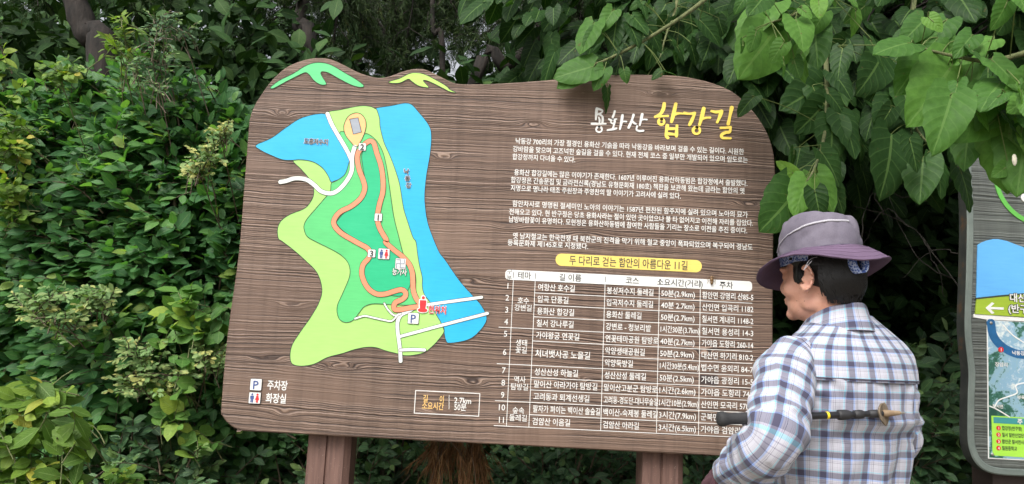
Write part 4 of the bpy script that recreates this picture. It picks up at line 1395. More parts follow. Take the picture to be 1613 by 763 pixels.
HERO = {
 'a': [(q4, 320, 445, 45, 515, .72), (q4, 280, 470, 70, 578, .66), (q4, 392, 455, 325, 592, .66), (q4, 520, 465, 540, 556, .6), (q4, 775, 470, 700, 528, .40), (q4, 800, 480, 888, 500, .55),
       (q4, 450, 70, 362, 192, .72), (q4, 325, 150, 203, 345, .66), (q4, 350, 205, 250, 312, .55), (q4, 470, 150, 438, 362, .30), (q4, 570, 100, 690, 218, .42), (q4, 560, 100, 500, 155, .5),
       (q4, 640, 5, 560, 60, .5), (q4, 640, 20, 690, 120, .4), (q4, 560, 170, 640, 300, .22), (q4, 480, 300, 420, 420, .2)],
 'g': [(q4, 720, 225, 712, 465, .25), (q4, 900, 70, 790, 180, .22), (q4, 960, 80, 1002, 285, .34), (q4, 870, 190, 815, 392, .25), (q4, 1000, 30, 1090, 150, .25), (q4, 800, 30, 730, 150, .25), (q4, 1050, 180, 1000, 330, .15),
       (q4, 640, 250, 560, 380, .2), (q4, 960, 280, 1020, 440, .12), (q4, 880, 300, 900, 420, .5), (q4, 1110, 240, 1060, 400, .14), (q4, 1150, 120, 1190, 260, .2)],
 'b': [(q8, 722, 8, 598, 106, .74), (q8, 745, 72, 622, 232, .76), (q8, 790, 62, 832, 142, .78), (q8, 765, 98, 848, 246, .82), (q8, 850, 90, 862, 212, .52), (q8, 700, 20, 760, 70, .68), (q8, 820, 10, 880, 60, .6), (q8, 640, -20, 590, 40, .55),
       (q8, 900, -30, 920, 22, .85), (q8, 690, -10, 650, 40, .5)],
 'c': [(q8, 875, 268, 752, 348, .36), (q8, 895, 298, 968, 372, .36), (q8, 888, 322, 795, 430, .34), (q8, 905, 380, 908, 505, .42), (q8, 930, 362, 1000, 492, .38), (q8, 868, 478, 952, 585, .42), (q8, 866, 492, 785, 548, .38),
       (q8, 785, 548, 727, 508, .99), (q8, 826, 566, 788, 674, .93), (q8, 850, 548, 918, 668, .84), (q8, 800, 592, 694, 738, .42), (q8, 905, 585, 955, 680, .38), (q8, 850, 600, 870, 700, .3), (q8, 870, 240, 800, 300, .25), (q8, 905, 230, 980, 300, .25), (q8, 660, 305, 605, 358, .34)],
 'e': [(q8, 1092, 425, 1092, 624, .30), (q8, 1150, 440, 1182, 548, .30), (q8, 1078, 380, 1030, 300, .38), (q8, 1192, 500, 1186, 640, .5), (q8, 1228, 505, 1274, 628, .42), (q8, 1100, 300, 1060, 410, .4), (q8, 1130, 290, 1180, 400, .4), (q8, 1090, 200, 1050, 315, .46), (q8, 1060, 180, 1010, 290, .34),
       (q8, 1150, 320, 1130, 430, .44), (q8, 1050, 330, 1000, 440, .3)],
 'd': [(q8, 1155, 135, 1042, 152, .62), (q8, 1205, 165, 1112, 292, .7), (q8, 1285, 205, 1178, 378, .76), (q8, 1335, 185, 1298, 290, .8), (q8, 1240, 120, 1170, 200, .66), (q8, 1300, 130, 1240, 210, .7), (q8, 1200, 60, 1130, 130, .55), (q8, 1270, 60, 1210, 140, .55), (q8, 1350, 110, 1300, 170, .62), (q8, 1410, 190, 1515, 275, .72), (q8, 1150, 100, 1095, 130, .5)],
 'f': [(q8, 1285, 295, 1240, 468, .66), (q8, 1432, 318, 1278, 442, .72), (q8, 1478, 345, 1440, 610, .84), (q8, 1525, 310, 1470, 352, .82), (q8, 1345, 375, 1312, 532, .64), (q8, 1400, 290, 1330, 400, .7), (q8, 1520, 380, 1500, 600, .74), (q8, 1440, 260, 1370, 330, .66), (q8, 1540, 240, 1460, 300, .7), (q8, 1560, 420, 1530, 580, .7)]}
STM = leaf_mat('leaf_stalk_green', [(0.0, (0.09, 0.14, 0.04)), (1.0, (0.16, 0.2, 0.06))], 0.0, 0.5, 0.1)
for k_, lst in HERO.items():
    l = blines[k_]
    P, A, N, S, C, pet = [], [], [], [], [], []
    Yb = np.mean([p[2] for p in BR[k_]])
    for (qf, u0, v0, u1, v1, c) in lst:
        b0, t0 = qf(u0, v0), qf(u1, v1)
        b = at(*b0, Yb)
        near = l[np.argmin(np.linalg.norm((l-b)[:, [0, 2]], axis=1))]
        Y = near[1]+rs.normal(0, .05) if k_ != 'a' else min(near[1]+rs.normal(0, .012), 2.555)
        b = at(*b0, Y)
        t = at(*t0, Y-(rs.uniform(-.02, .07) if k_ != 'a' else rs.uniform(.0, .03)))
        d = t-b
        ln = np.linalg.norm(d)*.97
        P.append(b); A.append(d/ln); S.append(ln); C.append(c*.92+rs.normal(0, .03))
        N.append(np.array([rs.normal(0, .42), -.85, .42+rs.normal(0, .28)]))
        m = (near+b)/2+np.array([0, 0, .012])
        pet.append(cr(np.array([near, m, b, b+.1*d]), 3, False))
    rs_n = 16 if k_ in 'cge' else 10
    if k_ in 'bdf':                                     # smaller bright leaves among the big ones
        for _ in range(16):
            p = l[rs.randint(len(l)//2, len(l))]+rs.normal(0, .075, 3)+np.array([0, -.02, -.02])
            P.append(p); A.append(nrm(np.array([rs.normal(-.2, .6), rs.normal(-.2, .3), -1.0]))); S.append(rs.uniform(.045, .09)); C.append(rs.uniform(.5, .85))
            N.append(np.array([rs.normal(0, .5), -.8, .5]))
            pet.append(cr(np.array([l[np.argmin(np.linalg.norm(l-p, axis=1))], p+[0, 0, .01], p, p+.02*A[-1]]), 3, False))
    # smaller leaves filling in behind along the same branch
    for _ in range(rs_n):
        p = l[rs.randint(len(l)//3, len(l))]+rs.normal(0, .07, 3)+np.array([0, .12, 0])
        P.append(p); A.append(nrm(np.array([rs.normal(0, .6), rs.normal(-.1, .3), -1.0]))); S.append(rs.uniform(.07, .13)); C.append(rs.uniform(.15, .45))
        N.append(np.array([rs.normal(0, .4), -.8, .5]))
        pet.append(cr(np.array([l[np.argmin(np.linalg.norm(l-p, axis=1))], p+[0, 0, .01], p, p+.02*A[-1]]), 3, False))
    br = mk('branch', *tube_arrays(l[None], np.linspace(.016, .0022, len(l))[None], 6), GTWIG, tree)
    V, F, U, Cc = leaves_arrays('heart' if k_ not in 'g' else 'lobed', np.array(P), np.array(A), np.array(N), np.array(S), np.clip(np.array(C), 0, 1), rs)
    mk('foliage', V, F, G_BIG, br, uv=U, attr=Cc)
    V, F = tube_arrays(np.array(pet), np.full((len(pet), len(pet[0])), .0014), 5)
    mk('leaf_stalks', V, F, STM, br, attr=np.full(len(V), .5), uv=np.zeros((len(V), 2)))


def canopy():
    """the body of the crown: overhead, and hanging down behind the boards"""
    P, S, A = [], [], []
    for (c, r, n, inn) in (((1.3, 3.75, 2.75), (1.25, .55, .75), 900, .1), ((2.2, 2.95, 2.75), (.95, .4, .62), 520, .1), ((1.05, 3.05, 2.62), (.75, .25, .36), 260, .1), ((1.6, 4.2, 4.0), (2.2, 1.3, .6), 1500, .0),
                           ((.5, 3.9, 3.3), (.8, .6, .6), 300, .1), ((3.0, 2.6, 3.0), (.6, .8, .8), 300, .1)):
        p, d = shell(rs, n, c, r, .4, inn)
        P.append(p)
        A.append(nrm(d*[.6, .6, .2]+[0, -.15, -.8]+rs.normal(0, .3, d.shape)))
        S.append(rs.uniform(.10, .17, len(p)))
    P, A, S = np.concatenate(P), np.concatenate(A), np.concatenate(S)
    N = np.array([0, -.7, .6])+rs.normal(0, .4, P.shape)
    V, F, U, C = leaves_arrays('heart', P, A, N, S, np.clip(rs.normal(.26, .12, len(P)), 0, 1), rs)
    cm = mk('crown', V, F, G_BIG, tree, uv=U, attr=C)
    L = []
    for i in range(0, len(P), 30):
        e = P[i]
        L.append(wobble_line(limb_src+rs.normal(0, .15, 3), e, 9, .05, rs, -.05))
    V, F = tube_arrays(np.array(L), np.linspace(.009, .0015, 9)[None]*np.ones((len(L), 1)), 5)
    mk('branches', V, F, BARK, tree)


canopy()
coc = at(1598, 252, 1.855)
bm = bmesh.new()
bmesh.ops.create_icosphere(bm, subdivisions=3, radius=.008, matrix=Matrix.Translation(coc) @ Matrix.Diagonal((.75, .5, 1.9, 1)))
for v in bm.verts:
    v.co += Vector((math.sin(v.co.z*900)*.0006, 0, math.sin(v.co.x*700)*.0005))
from_bm('cocoon', bm, flat('cocoon_silk', (.62, .58, .46), .7), None, True, label='small pale cocoon stuck on the big leaf above the green board', cat='cocoon')

shrub('shaded_shrub', 'dark shrub beyond the right edge of the green board', (3.5, 3.9, .95), (.8, .5, 1.1), 700, 8, .092, 'oval', G_GREY, TWIG, 33, .3, var0=.34)

# --- thin sapling and dead twigs in the dark gap
sap = empty('sapling', (1.3, 3.2, 0), 'thin pale bare sapling stem standing in the dark gap above the hat of the man', 'sapling')
l = cr(np.array([(1.22, 3.2, -.05), at(1272, 560, 3.2), at(1290, 380, 3.2), at(1303, 300, 3.2), at(1313, 235, 3.2), at(1330, 100, 3.2), at(1338, -40, 3.2)]), 6, False)
mk('stem', *tube_arrays(l[None], np.linspace(.012, .006, len(l))[None], 8), TWIG, sap)
db = empty('dead_branch', at(1500, 470, 3.0), 'grey leafless dead twigs in the dark between the man and the green board', 'branch', 'dead branches')
L = []
for pl in ([(1520, 470), (1450, 372), (1392, 338), (1340, 322)], [(1450, 372), (1475, 420), (1490, 470)], [(1430, 360), (1395, 330), (1355, 390)], [(1500, 440), (1440, 400), (1400, 310)], [(1392, 338), (1380, 300), (1460, 318)], [(1510, 400), (1470, 395), (1420, 440)], [(1350, 420), (1362, 340), (1375, 300)]):
    p = cr(np.array([at(x, y, 3.05+rs.normal(0, .05)) for x, y in pl]), 6, False)
    i = np.linspace(0, len(p)-1, 14)
    L.append(np.stack([np.interp(i, np.arange(len(p)), p[:, c]) for c in range(3)], 1)+rs.normal(0, .004, (14, 3)))
V, F = tube_arrays(np.array(L), np.linspace(.0032, .001, 14)[None]*np.ones((len(L), 1)), 5)
mk('twigs', V, F, bark_mat('dead_twig_bark', (.03, .027, .024), (.07, .063, .053), 60), db)

# --- dry brown conifer branch hanging below the board
dr = empty('dead_branch', at(720, 700, 2.95), 'dry rust-brown conifer branch hanging below the middle of the brown board', 'branch', 'dead branches')
B, Dr, Ls, L = [], [], [], []
for i in range(30):
    x = rs.uniform(665, 765)
    a = at(x*.5+360+rs.normal(0, 12), 655+rs.uniform(-20, 40), 2.98+rs.normal(0, .06))
    e = at(x, rs.uniform(715, 800), 2.9+rs.normal(0, .06))
    l = wobble_line(a, e, 9, .05, rs, -.03)
    L.append(l)
    for j in range(7):
        f = rs.uniform(.3, 1)
        q = l[min(int(f*8), 8)]
        B.append(q); Dr.append(nrm((e-a)+rs.normal(0, .04, 3))); Ls.append(rs.uniform(.05, .12))
V, F = tube_arrays(np.array(L), np.linspace(.0035, .001, 9)[None]*np.ones((len(L), 1)), 4)
DRY = leaf_mat('dry_brown_needle', [(0, (.07, .035, .014)), (.5, (.19, .095, .042)), (1, (.34, .20, .09))], 0, .7, .1)
mk('twigs', V, F, bark_mat('dry_twig_bark', (.08, .05, .03), (.2, .13, .08), 60), dr)
V, F, var = strands(rs, np.array(B), np.array(Dr), 10, np.array(Ls), .0015, .22, .1)
mk('dry_needles', V, F, DRY, dr, attr=var, uv=np.full((len(V), 2), .5), smooth=False)


# ------------------------------------------------------------------ the green board at the right edge
gsign = empty('map_board', (at(1730, 700)[0], D+.05, .9), 'grey-green framed map board cut off by the right edge of the photo', 'sign board')
GFR = NT('grey_green_frame_paint', .55)
_o = GFR.n('ShaderNodeTexCoord').outputs['Object']
GFR.base(GFR.ramp(GFR.noise(_o, 14.0, 5.0, .65), [(.3, lin(92, 102, 97)), (.7, lin(114, 124, 118))]))
GFR = GFR.m
GSIDE = NT('dark_board_edge', .75)
_o = GSIDE.n('ShaderNodeTexCoord').outputs['Object']
GSIDE.base(GSIDE.ramp(GSIDE.noise(_o, 18.0, 4.0, .6), [(.35, lin(40, 43, 41)), (.58, lin(56, 58, 54)), (.72, lin(92, 66, 42))]))
GSIDE = GSIDE.m
gk = [(round(at(1700, 400)[0], 3), round(at(1700, 300)[2], 3), .03, .05, .015)]
GWOOD = wood_board('grey_green_relief_wood', lin(54, 60, 57), lin(88, 95, 91), lin(110, 118, 113), gk, 130.0)
gpx = [(1521, 256), (1523, 310), (1524, 360), (1522.5, 438), (1520.5, 520), (1526.5, 584), (1525.5, 625), (1525, 686), (1528.7, 711), (1538, 730), (1554, 743), (1576, 748.6), (1613, 751), (1700, 756), (1850, 763),
       (1925, 764), (1950, 740), (1952, 600), (1946, 420), (1950, 260), (1925, 190), (1850, 168), (1750, 172), (1650, 165), (1570, 170), (1530, 200)]
go = cr(sg(gpx), 5)
gc = go.mean(0)
t = nrm(np.roll(go, -1, 0)-np.roll(go, 1, 0))
nrml = np.stack([t[:, 1], -t[:, 0]], 1)
if ((go-gc)*nrml).sum() < 0:
    nrml = -nrml
bm = bmesh.new()
lo = []
for off, y in ((-.024, D+.004), (-.020, D), (-.004, D), (0, D+.004), (0, D+.050)):
    lo.append([bm.verts.new((p[0], y, p[1])) for p in go+nrml*off])
for a, b in zip(lo[:-2], lo[1:-1]):
    for i in range(len(a)):
        bm.faces.new((a[i], a[(i+1) % len(a)], b[(i+1) % len(a)], b[i]))
from_bm('frame', bm, GFR, gsign)
bm = bmesh.new()
a = [bm.verts.new((p[0], D+.0045, p[1])) for p in go+nrml*0]
b = [bm.verts.new((p[0], D+.050, p[1])) for p in go]
for i in range(len(a)):
    bm.faces.new((a[i], a[(i+1) % len(a)], b[(i+1) % len(a)], b[i]))
for t3 in tessellate([[Vector((p[0], p[1], 0)) for p in go]]):
    bm.faces.new([b[i] for i in t3])
from_bm('edge', bm, GSIDE, gsign)
bm = bmesh.new()
prism(bm, go-nrml*.022, D+.003, D+.02)
from_bm('panel', bm, GWOOD, gsign)
SKYB = paint('sky_blue_paint', lin(92, 168, 228), .5, .05)
OLIVE = paint('olive_green_paint', lin(150, 176, 44), .5, .06)
TEAL = paint('teal_print', lin(58, 140, 140), .5, .04)
LIME = paint('lime_print', lin(158, 214, 70), .5, .04)
DKTX = paint('dark_print', (.03, .05, .03), .5, .04)
RING = paint('leaf_green_paint', lin(92, 170, 70), .5, .06)
GB = D+.006


def gpanel(name, pts, m, y, parent=gsign):
    bm = bmesh.new()
    prism(bm, sg(pts), y, GB)
    return from_bm(name, bm, m, parent)


gpanel('blue_shape', [(1540, 386), (1547, 382), (1555, 379), (1564, 377), (1572, 377), (1586, 380), (1600, 385.5), (1613, 390), (1680, 410), (1750, 418), (1850, 400), (1905, 395), (1905, 470), (1760, 480), (1700, 468), (1613, 462.5), (1575, 466), (1538, 470)], SKYB, D-.0004)
gpanel('white_band', [(1534, 495), (1700, 507), (1905, 517), (1905, 524), (1700, 513), (1560, 504.5), (1534, 500)], WHITE, D+.0012)
gpanel('direction_band', [(1538, 471.5), (1575, 467.5), (1613, 464), (1700, 470), (1760, 482), (1905, 472), (1905, 515), (1700, 505), (1613, 499.5), (1536, 495)], OLIVE, D-.0008)
gpanel('outline', [(1537, 469.3), (1575, 465.3), (1613, 462), (1613, 464.5), (1575, 468), (1537, 472)], DKTX, D-.0012)
gpanel('arrow', [(1552, 485.5), (1562, 476.5), (1566, 478.3), (1559.8, 483.8), (1580.5, 484.6), (1580.5, 488.2), (1559.8, 487.4), (1566, 493.4), (1562, 495)], WHITE, D-.002)


def glines(name, items, m, y, halo=None, bold=.02, hb=.08, parent=gsign):
    A, Hh = Letters(), Letters()
    for tx, x, yv, h, nat in items:
        p = at(x, yv)
        A.line(tx, p[0], p[2], h*px, None, bold, 'L', nat)
        if halo:
            Hh.line(tx, p[0]-.002, p[2], h*px, None, hb, 'L', nat)
    o = A.build(name, m, y, parent)
    if halo:
        Hh.build('halo', halo, y+.0008, o)
    return o


glines('place_lettering', [('대산면', 1590, 469, 13, 1.0), ('(반구정)', 1587.5, 486, 13, 1.0)], WHITEL, D-.0026, DKTX)
bm = bmesh.new()
c = at(1642, 283)
ring_shape(bm, (c[0], c[2]), 75*px, 3.6*px, D-.0004, GB, 56)
from_bm('ring_emblem', bm, RING, gsign)
bm = bmesh.new()
c = at(1627, 304)
ln = [(c[0]+(17+3.4*math.cos(5*a))*px*math.cos(a), c[2]+(17+3.4*math.cos(5*a))*px*math.sin(a)) for a in np.linspace(0, 2*math.pi, 60)]
ribbon(bm, np.array(ln), 1.8*px, D-.0008, GB)
from_bm('flower_emblem', bm, WHITE, gsign)

ks = NT('aerial_photo_print', .3)
_o = ks.n('ShaderNodeTexCoord').outputs['Object']
_w = ks.noise(_o, 9.0, 3.0, .6)
_c = ks.n('ShaderNodeVectorMath', _o, ks.n('ShaderNodeCombineXYZ', ks.math('MULTIPLY', _w, .12), 0.0, ks.math('MULTIPLY', _w, .2)).outputs[0], operation='ADD').outputs[0]
_n = ks.noise(_c, 11.0, 5.0, .65)
_f = ks.noise(_o, 90.0, 4.0, .7)
land_ = ks.ramp(ks.math('ADD', ks.math('MULTIPLY', _n, .75), ks.math('MULTIPLY', _f, .25)), [(.38, lin(34, 76, 64)), (.45, lin(58, 108, 92)), (.48, lin(140, 172, 184)), (.56, lin(128, 166, 190)), (.64, lin(206, 214, 212))])
ks.base(land_)
gm0, gm1 = at(1557, 505.5), at(1905, 735)
mpx = [(1556.5, 505), (1905, 524), (1905, 740), (1558.5, 721)]
gpanel('map_border', [(1554.8, 503.4), (1907, 522.6), (1907, 742), (1557, 722.6)], WHITE, D+.0012)
mapp = gpanel('aerial_map', mpx, ks.m, D+.0002)
bm = bmesh.new()
ribbon(bm, cr(sg([(1561, 509), (1564, 527), (1573, 541), (1590, 553), (1613, 559), (1660, 556), (1720, 575), (1800, 560), (1900, 590)]), 5, False), 6.5*px, D-.0004, GB)
from_bm('map_river', bm, flat('map_river_print', lin(30, 92, 140), .35), mapp)
for pl in ([(1640, 600), (1602, 606), (1602, 619), (1588, 625), (1573, 631), (1566, 643)], [(1559, 640), (1572, 646), (1590, 657)], [(1580, 512), (1595, 528), (1613, 540)]):
    bm = bmesh.new()
    ribbon(bm, cr(sg(pl), 4, False), .9*px, D-.0008, GB)
    from_bm('map_road', bm, WHITE, mapp)
glines('map_lettering', [('낙동강', 1594, 556, 6.5, 1.0), ('장암리', 1567, 574, 6.5, 1.0), ('칠서면', 1563, 640, 5.5, 1.0), ('부목', 1602, 626, 6, 1.0)], WHITEL, D-.0012, None, .02, parent=mapp)
leg = gpanel('legend_box', [(1561.5, 655), (1720, 664), (1720, 728), (1563.5, 717.5)], LIME, D-.0006, mapp)
gpanel('legend_header', [(1564.5, 657), (1716, 665.5), (1716, 675), (1565, 666.5)], TEAL, D-.0012, leg)
glines('header_lettering', [('주', 1602, 664, 8, 1.0)], WHITEL, D-.0020, None, .03, parent=leg)


def disc(cx_, cy_, rpx, num, parent):
    c = at(cx_, cy_)
    bm = bmesh.new()
    prism(bm, [(c[0]+rpx*px*math.cos(a), c[2]+rpx*px*math.sin(a)) for a in np.linspace(0, 2*math.pi, 21)[:-1]], D-.0016, GB)
    o = from_bm('number_disc', bm, REDP, parent)
    L = Letters()
    L.line(num, c[0], c[2], rpx*1.5*px, None, .02, 'C')
    L.build('numeral', WHITEL, D-.0024, o)


disc(1576.4, 551, 4.2, '1', mapp)
for i, (yy, tx) in enumerate(((674.5, '합강정(반구정)'), (685, '칠서 일반산업단지'), (695.5, '함안군 칠서면사무소'), (706, '칠원중학교'))):
    disc(1572.6, yy, 3.4, str(i+1), leg)
    glines('legend_lettering', [(tx, 1578, yy, 6.2, .72)], DKTX, D-.0014, None, .02, parent=leg)
for (cx_, cy_) in ((1561, 509), (1563, 716)):
    c = at(cx_, cy_)
    bm = bmesh.new()
    bmesh.ops.create_icosphere(bm, subdivisions=2, radius=.0055, matrix=Matrix.Translation((c[0], D-.001, c[2])) @ Matrix.Diagonal((1, .5, 1, 1)))
    from_bm('screw', bm, flat('dull_screw_steel', (.35, .34, .32), .4, .8), gsign, True)
a, b = at(1562, 755, D+.06), at(1632, 757, D+.06)
bm = bmesh.new()
prism(bm, [(a[0], -.1), (b[0], -.1), (b[0], 1.9), (a[0], 1.9)], D+.055, D+.17)
bmesh.ops.recalc_face_normals(bm, faces=bm.faces[:])
from_bm('post', bm, flat('dark_post_stain', lin(58, 46, 42), .7), gsign)


# ------------------------------------------------------------------ the man reading the board
def skin_mat():
    k = NT('sunburnt_skin', .5)
    o = k.n('ShaderNodeTexCoord').outputs['Object']
    n = k.noise(o, 22.0, 4.0, .6)
    f = k.noise(o, 260.0, 2.0, .6)
    c = k.ramp(n, [(.3, lin(190, 136, 114)), (.55, lin(210, 158, 136)), (.75, lin(214, 156, 138))])
    sp = k.ramp(k.noise(o, 120.0, 1.0), [(.70, (0, 0, 0)), (.78, (.5,)*3)])
    k.base(k.mix(sp, c, lin(120, 72, 52)))
    k.bump(f, .25, .001)
    k.b.inputs['Subsurface Weight'].default_value = .12
    k.b.inputs['Subsurface Radius'].default_value = (.01, .004, .002)
    return k.m


def plaid_mat():
    k = NT('plaid_cotton', .85)
    uv = k.n('ShaderNodeUVMap')
    s = k.n('ShaderNodeSeparateXYZ', uv.outputs[0])

    def stripes(coord, period, ph):
        t = k.math('FRACT', k.math('ADD', k.math('DIVIDE', coord, period), ph))
        wh, vi, lb, cy_, nv, gl = (.60, .60, .65), (.095, .09, .155), (.34, .46, .76), (.28, .60, .70), (.04, .035, .09), (.36, .34, .42)
        st = [(0, wh), (.13, nv), (.145, wh), (.20, gl), (.225, wh), (.30, lb), (.385, nv), (.405, vi), (.66, gl), (.70, cy_), (.755, wh), (.80, gl), (.815, wh), (.86, gl), (.875, wh), (.93, gl), (.945, wh)]
        return k.ramp(t, st, 'CONSTANT')
    a = stripes(s.outputs[0], .054, .1)
    b = stripes(s.outputs[1], .047, .35)
    fine = k.math('GREATER_THAN', k.math('SINE', k.math('MULTIPLY', k.math('ADD', s.outputs[0], s.outputs[1]), 2600.0)), 0.0)
    w = k.math('ADD', .40, k.math('MULTIPLY', fine, .2))
    add = k.mix(w, a, b)
    mul = k.mix(1.0, a, b, 'MULTIPLY')
    c = k.mix(.52, add, mul)
    o = k.n('ShaderNodeTexCoord').outputs['Object']
    n = k.noise(o, 420.0, 2.0)
    k.base(c)
    k.bump(n, .25, .0008)
    k.b.inputs['Sheen Weight'].default_value = .15
    return k.m


def cloth_mat(name, a, b, scale=300.0, rough=.85):
    k = NT(name, rough)
    o = k.n('ShaderNodeTexCoord').outputs['Object']
    n = k.noise(o, scale, 3.0, .6)
    m = k.noise(o, 18.0, 4.0, .6)
    k.base(k.ramp(k.math('ADD', k.math('MULTIPLY', n, .35), k.math('MULTIPLY', m, .65)), [(.32, a), (.68, b)]))
    k.bump(n, .3, .0008)
    return k.m


SKIN, PLAID = skin_mat(), plaid_mat()
HATC = cloth_mat('grey_violet_hat_cloth', lin(92, 87, 100), lin(116, 110, 122))
BRIMC = cloth_mat('plum_brim_cloth', lin(86, 68, 90), lin(104, 84, 108))
PIPE = cloth_mat('pale_piping', lin(160, 158, 166), lin(184, 182, 188))
SEAM = cloth_mat('dark_seam_thread', lin(72, 66, 82), lin(88, 80, 98))
HAIR = NT('black_hair', .45, (.007, .0065, .0065)).m
TROU = cloth_mat('dark_trousers_cloth', lin(40, 42, 50), lin(58, 60, 68))
GLOVE = cloth_mat('maroon_glove_knit', lin(58, 34, 42), lin(86, 54, 62))
GLOVEW = cloth_mat('white_glove_cuff', lin(214, 212, 210), lin(232, 230, 228))
SHOE = flat('dark_shoe_leather', (.03, .025, .022), .5)
kb = NT('blue_bandana_print', .8)
_o = kb.n('ShaderNodeTexCoord').outputs['Object']
_v = kb.n('ShaderNodeTexVoronoi', _o)
_v.inputs['Scale'].default_value = 210.0
kb.base(kb.ramp(kb.math('ADD', _v.outputs['Distance'], kb.math('MULTIPLY', kb.noise(_o, 300.0), .5)), [(.42, lin(44, 72, 146)), (.70, lin(66, 98, 172)), (.86, lin(176, 190, 220))]))
BAND = kb.m

YA = math.radians(22)                                   # the torso is turned this far to the left of the view
Fv = np.array([-math.sin(YA), math.cos(YA), 0.0])       # where the chest faces
Lv = np.array([-math.cos(YA), -math.sin(YA), 0.0])      # his left
Zv = np.array([0, 0, 1.0])
MC = at(1313, 600, 1.97)
MX, MY = MC[0], MC[1]
man = empty('person', (MX, MY, 0), 'man seen from behind in plaid shirt and violet hat, reading the board to his left', 'person')


def B3(l, f, z):
    """body frame (left, forward, height) -> world"""
    return np.array([MX, MY, 0.0]) + Lv*l + Fv*f + Zv*z


HA = math.radians(41)
Hf = np.array([-math.sin(HA), math.cos(HA), 0.0])       # where the face looks
Hl = np.array([-math.cos(HA), -math.sin(HA), 0.0])      # the head's own left, towards the camera
HC = at(1290, 441, 1.95)                                # centre of the skull at eye level


def H3(l, f, z):
    return HC + Hl*l + Hf*f + Zv*z


SH_L, EL_L, WR_L = at(1240, 574, 1.86), at(1219, 700, 1.70), at(1150, 742, 1.88)
SH_R = B3(-.175, -.01, SH_L[2]-.01)
EL_R = at(1405, 698, 2.05)
WR_R = EL_R + Fv*.20 + Lv*.04 + Zv*(-.06)


def ell(bm, c, axes, r, sub=3):
    M = Matrix.Identity(4)
    for i in range(3):
        for j in range(3):
            M[j][i] = float(axes[i][j]*r[i])
        M[i][3] = float(c[i])
    bmesh.ops.create_icosphere(bm, subdivisions=sub, radius=1.0, matrix=M)


def capsule(bm, a, b, ra, rb, n=9, sub=12):
    """tapered limb segment as one closed loft"""
    a, b = np.array(a, float), np.array(b, float)
    ax = nrm(b-a)
    ref = np.array([0, 0, 1.0]) if abs(ax[2]) < .9 else np.array([1.0, 0, 0])
    s = nrm(np.cross(ax, ref)); t = np.cross(ax, s)
    rows = []
    for q in np.linspace(-math.pi/2, 0, 5)[1:]:
        rows.append((a+ax*ra*math.sin(q), ra*math.cos(q)))
    for q in np.linspace(0, math.pi/2, 5)[:-1]:
        rows.append((b+ax*rb*math.sin(q), rb*math.cos(q)))
    vs = [[bm.verts.new(c+r*(s*math.cos(w)+t*math.sin(w))) for w in 2*math.pi*np.arange(sub)/sub] for c, r in rows]
    p0, p1 = bm.verts.new(a-ax*ra), bm.verts.new(b+ax*rb)
    for A, Bq in zip(vs[:-1], vs[1:]):
        for i in range(sub):
            bm.faces.new((A[i], A[(i+1) % sub], Bq[(i+1) % sub], Bq[i]))
    for i in range(sub):
        bm.faces.new((vs[0][(i+1) % sub], vs[0][i], p0))
        bm.faces.new((vs[-1][i], vs[-1][(i+1) % sub], p1))


def fuse(name, bm, m, parent, voxel, smooth_it=6, **kw):
    """one continuous skin over everything collected in bm"""
    bmesh.ops.recalc_face_normals(bm, faces=bm.faces[:])
    me = bpy.data.meshes.new(name)
    bm.to_mesh(me)
    bm.free()
    o = bpy.data.objects.new(name, me)
    COL.objects.link(o)
    r = o.modifiers.new('r', 'REMESH')
    r.mode = 'VOXEL'
    r.voxel_size = voxel
    s = o.modifiers.new('s', 'SMOOTH')
    s.factor = .5
    s.iterations = smooth_it
    dg = bpy.context.evaluated_depsgraph_get()
    dg.update()
    me2 = bpy.data.meshes.new_from_object(o.evaluated_get(dg))
    bpy.data.objects.remove(o)
    bpy.data.meshes.remove(me)
    me2.name = name
    me2.polygons.foreach_set('use_smooth', [True]*len(me2.polygons))
    me2.materials.clear()
    me2.materials.append(m)
    return put(bpy.data.objects.new(name, me2), parent, **kw)


def hand(bm, W_, d, palm_n, g=0.0, curl=.9, thumb_side=1.0):
    """palm, four unequal curled fingers and a thumb from the side of the palm"""
    d = nrm(d); palm_n = nrm(palm_n-d*np.dot(palm_n, d)); sd = np.cross(d, palm_n)*thumb_side
    k0 = W_+d*.02
    for q, r in ((-.026, .0135), (-.009, .0145), (.009, .0145), (.026, .0135)):
        capsule(bm, k0+sd*q*.8, W_+d*.088+sd*q, r+g, r-.001+g)
    capsule(bm, W_-d*.02, k0+d*.02, .024+g, .024+g)
    for q, ln in ((.028, .070), (.0095, .080), (-.0095, .074), (-.027, .058)):
        p = W_+d*.09+sd*q
        a = .25
        for i, fr in enumerate((.45, .32, .25)):
            dirv = d*math.cos(a)+palm_n*math.sin(a)
            e = p+dirv*ln*fr
            capsule(bm, p, e, .0088-.0008*i+g, .0082-.0008*i+g)
            p = e
            a += curl*(.9 if i else 1.0)
    p = W_+d*.03+sd*.03
    for i, (ln, w) in enumerate(((.042, .0105), (.030, .0095), (.024, .0085))):
        dirv = nrm(d*(.75-.1*i)+sd*(.6-.32*i)+palm_n*(.35+.25*i))
        e = p+dirv*ln
        capsule(bm, p, e, w+g, w-.001+g)
        p = e


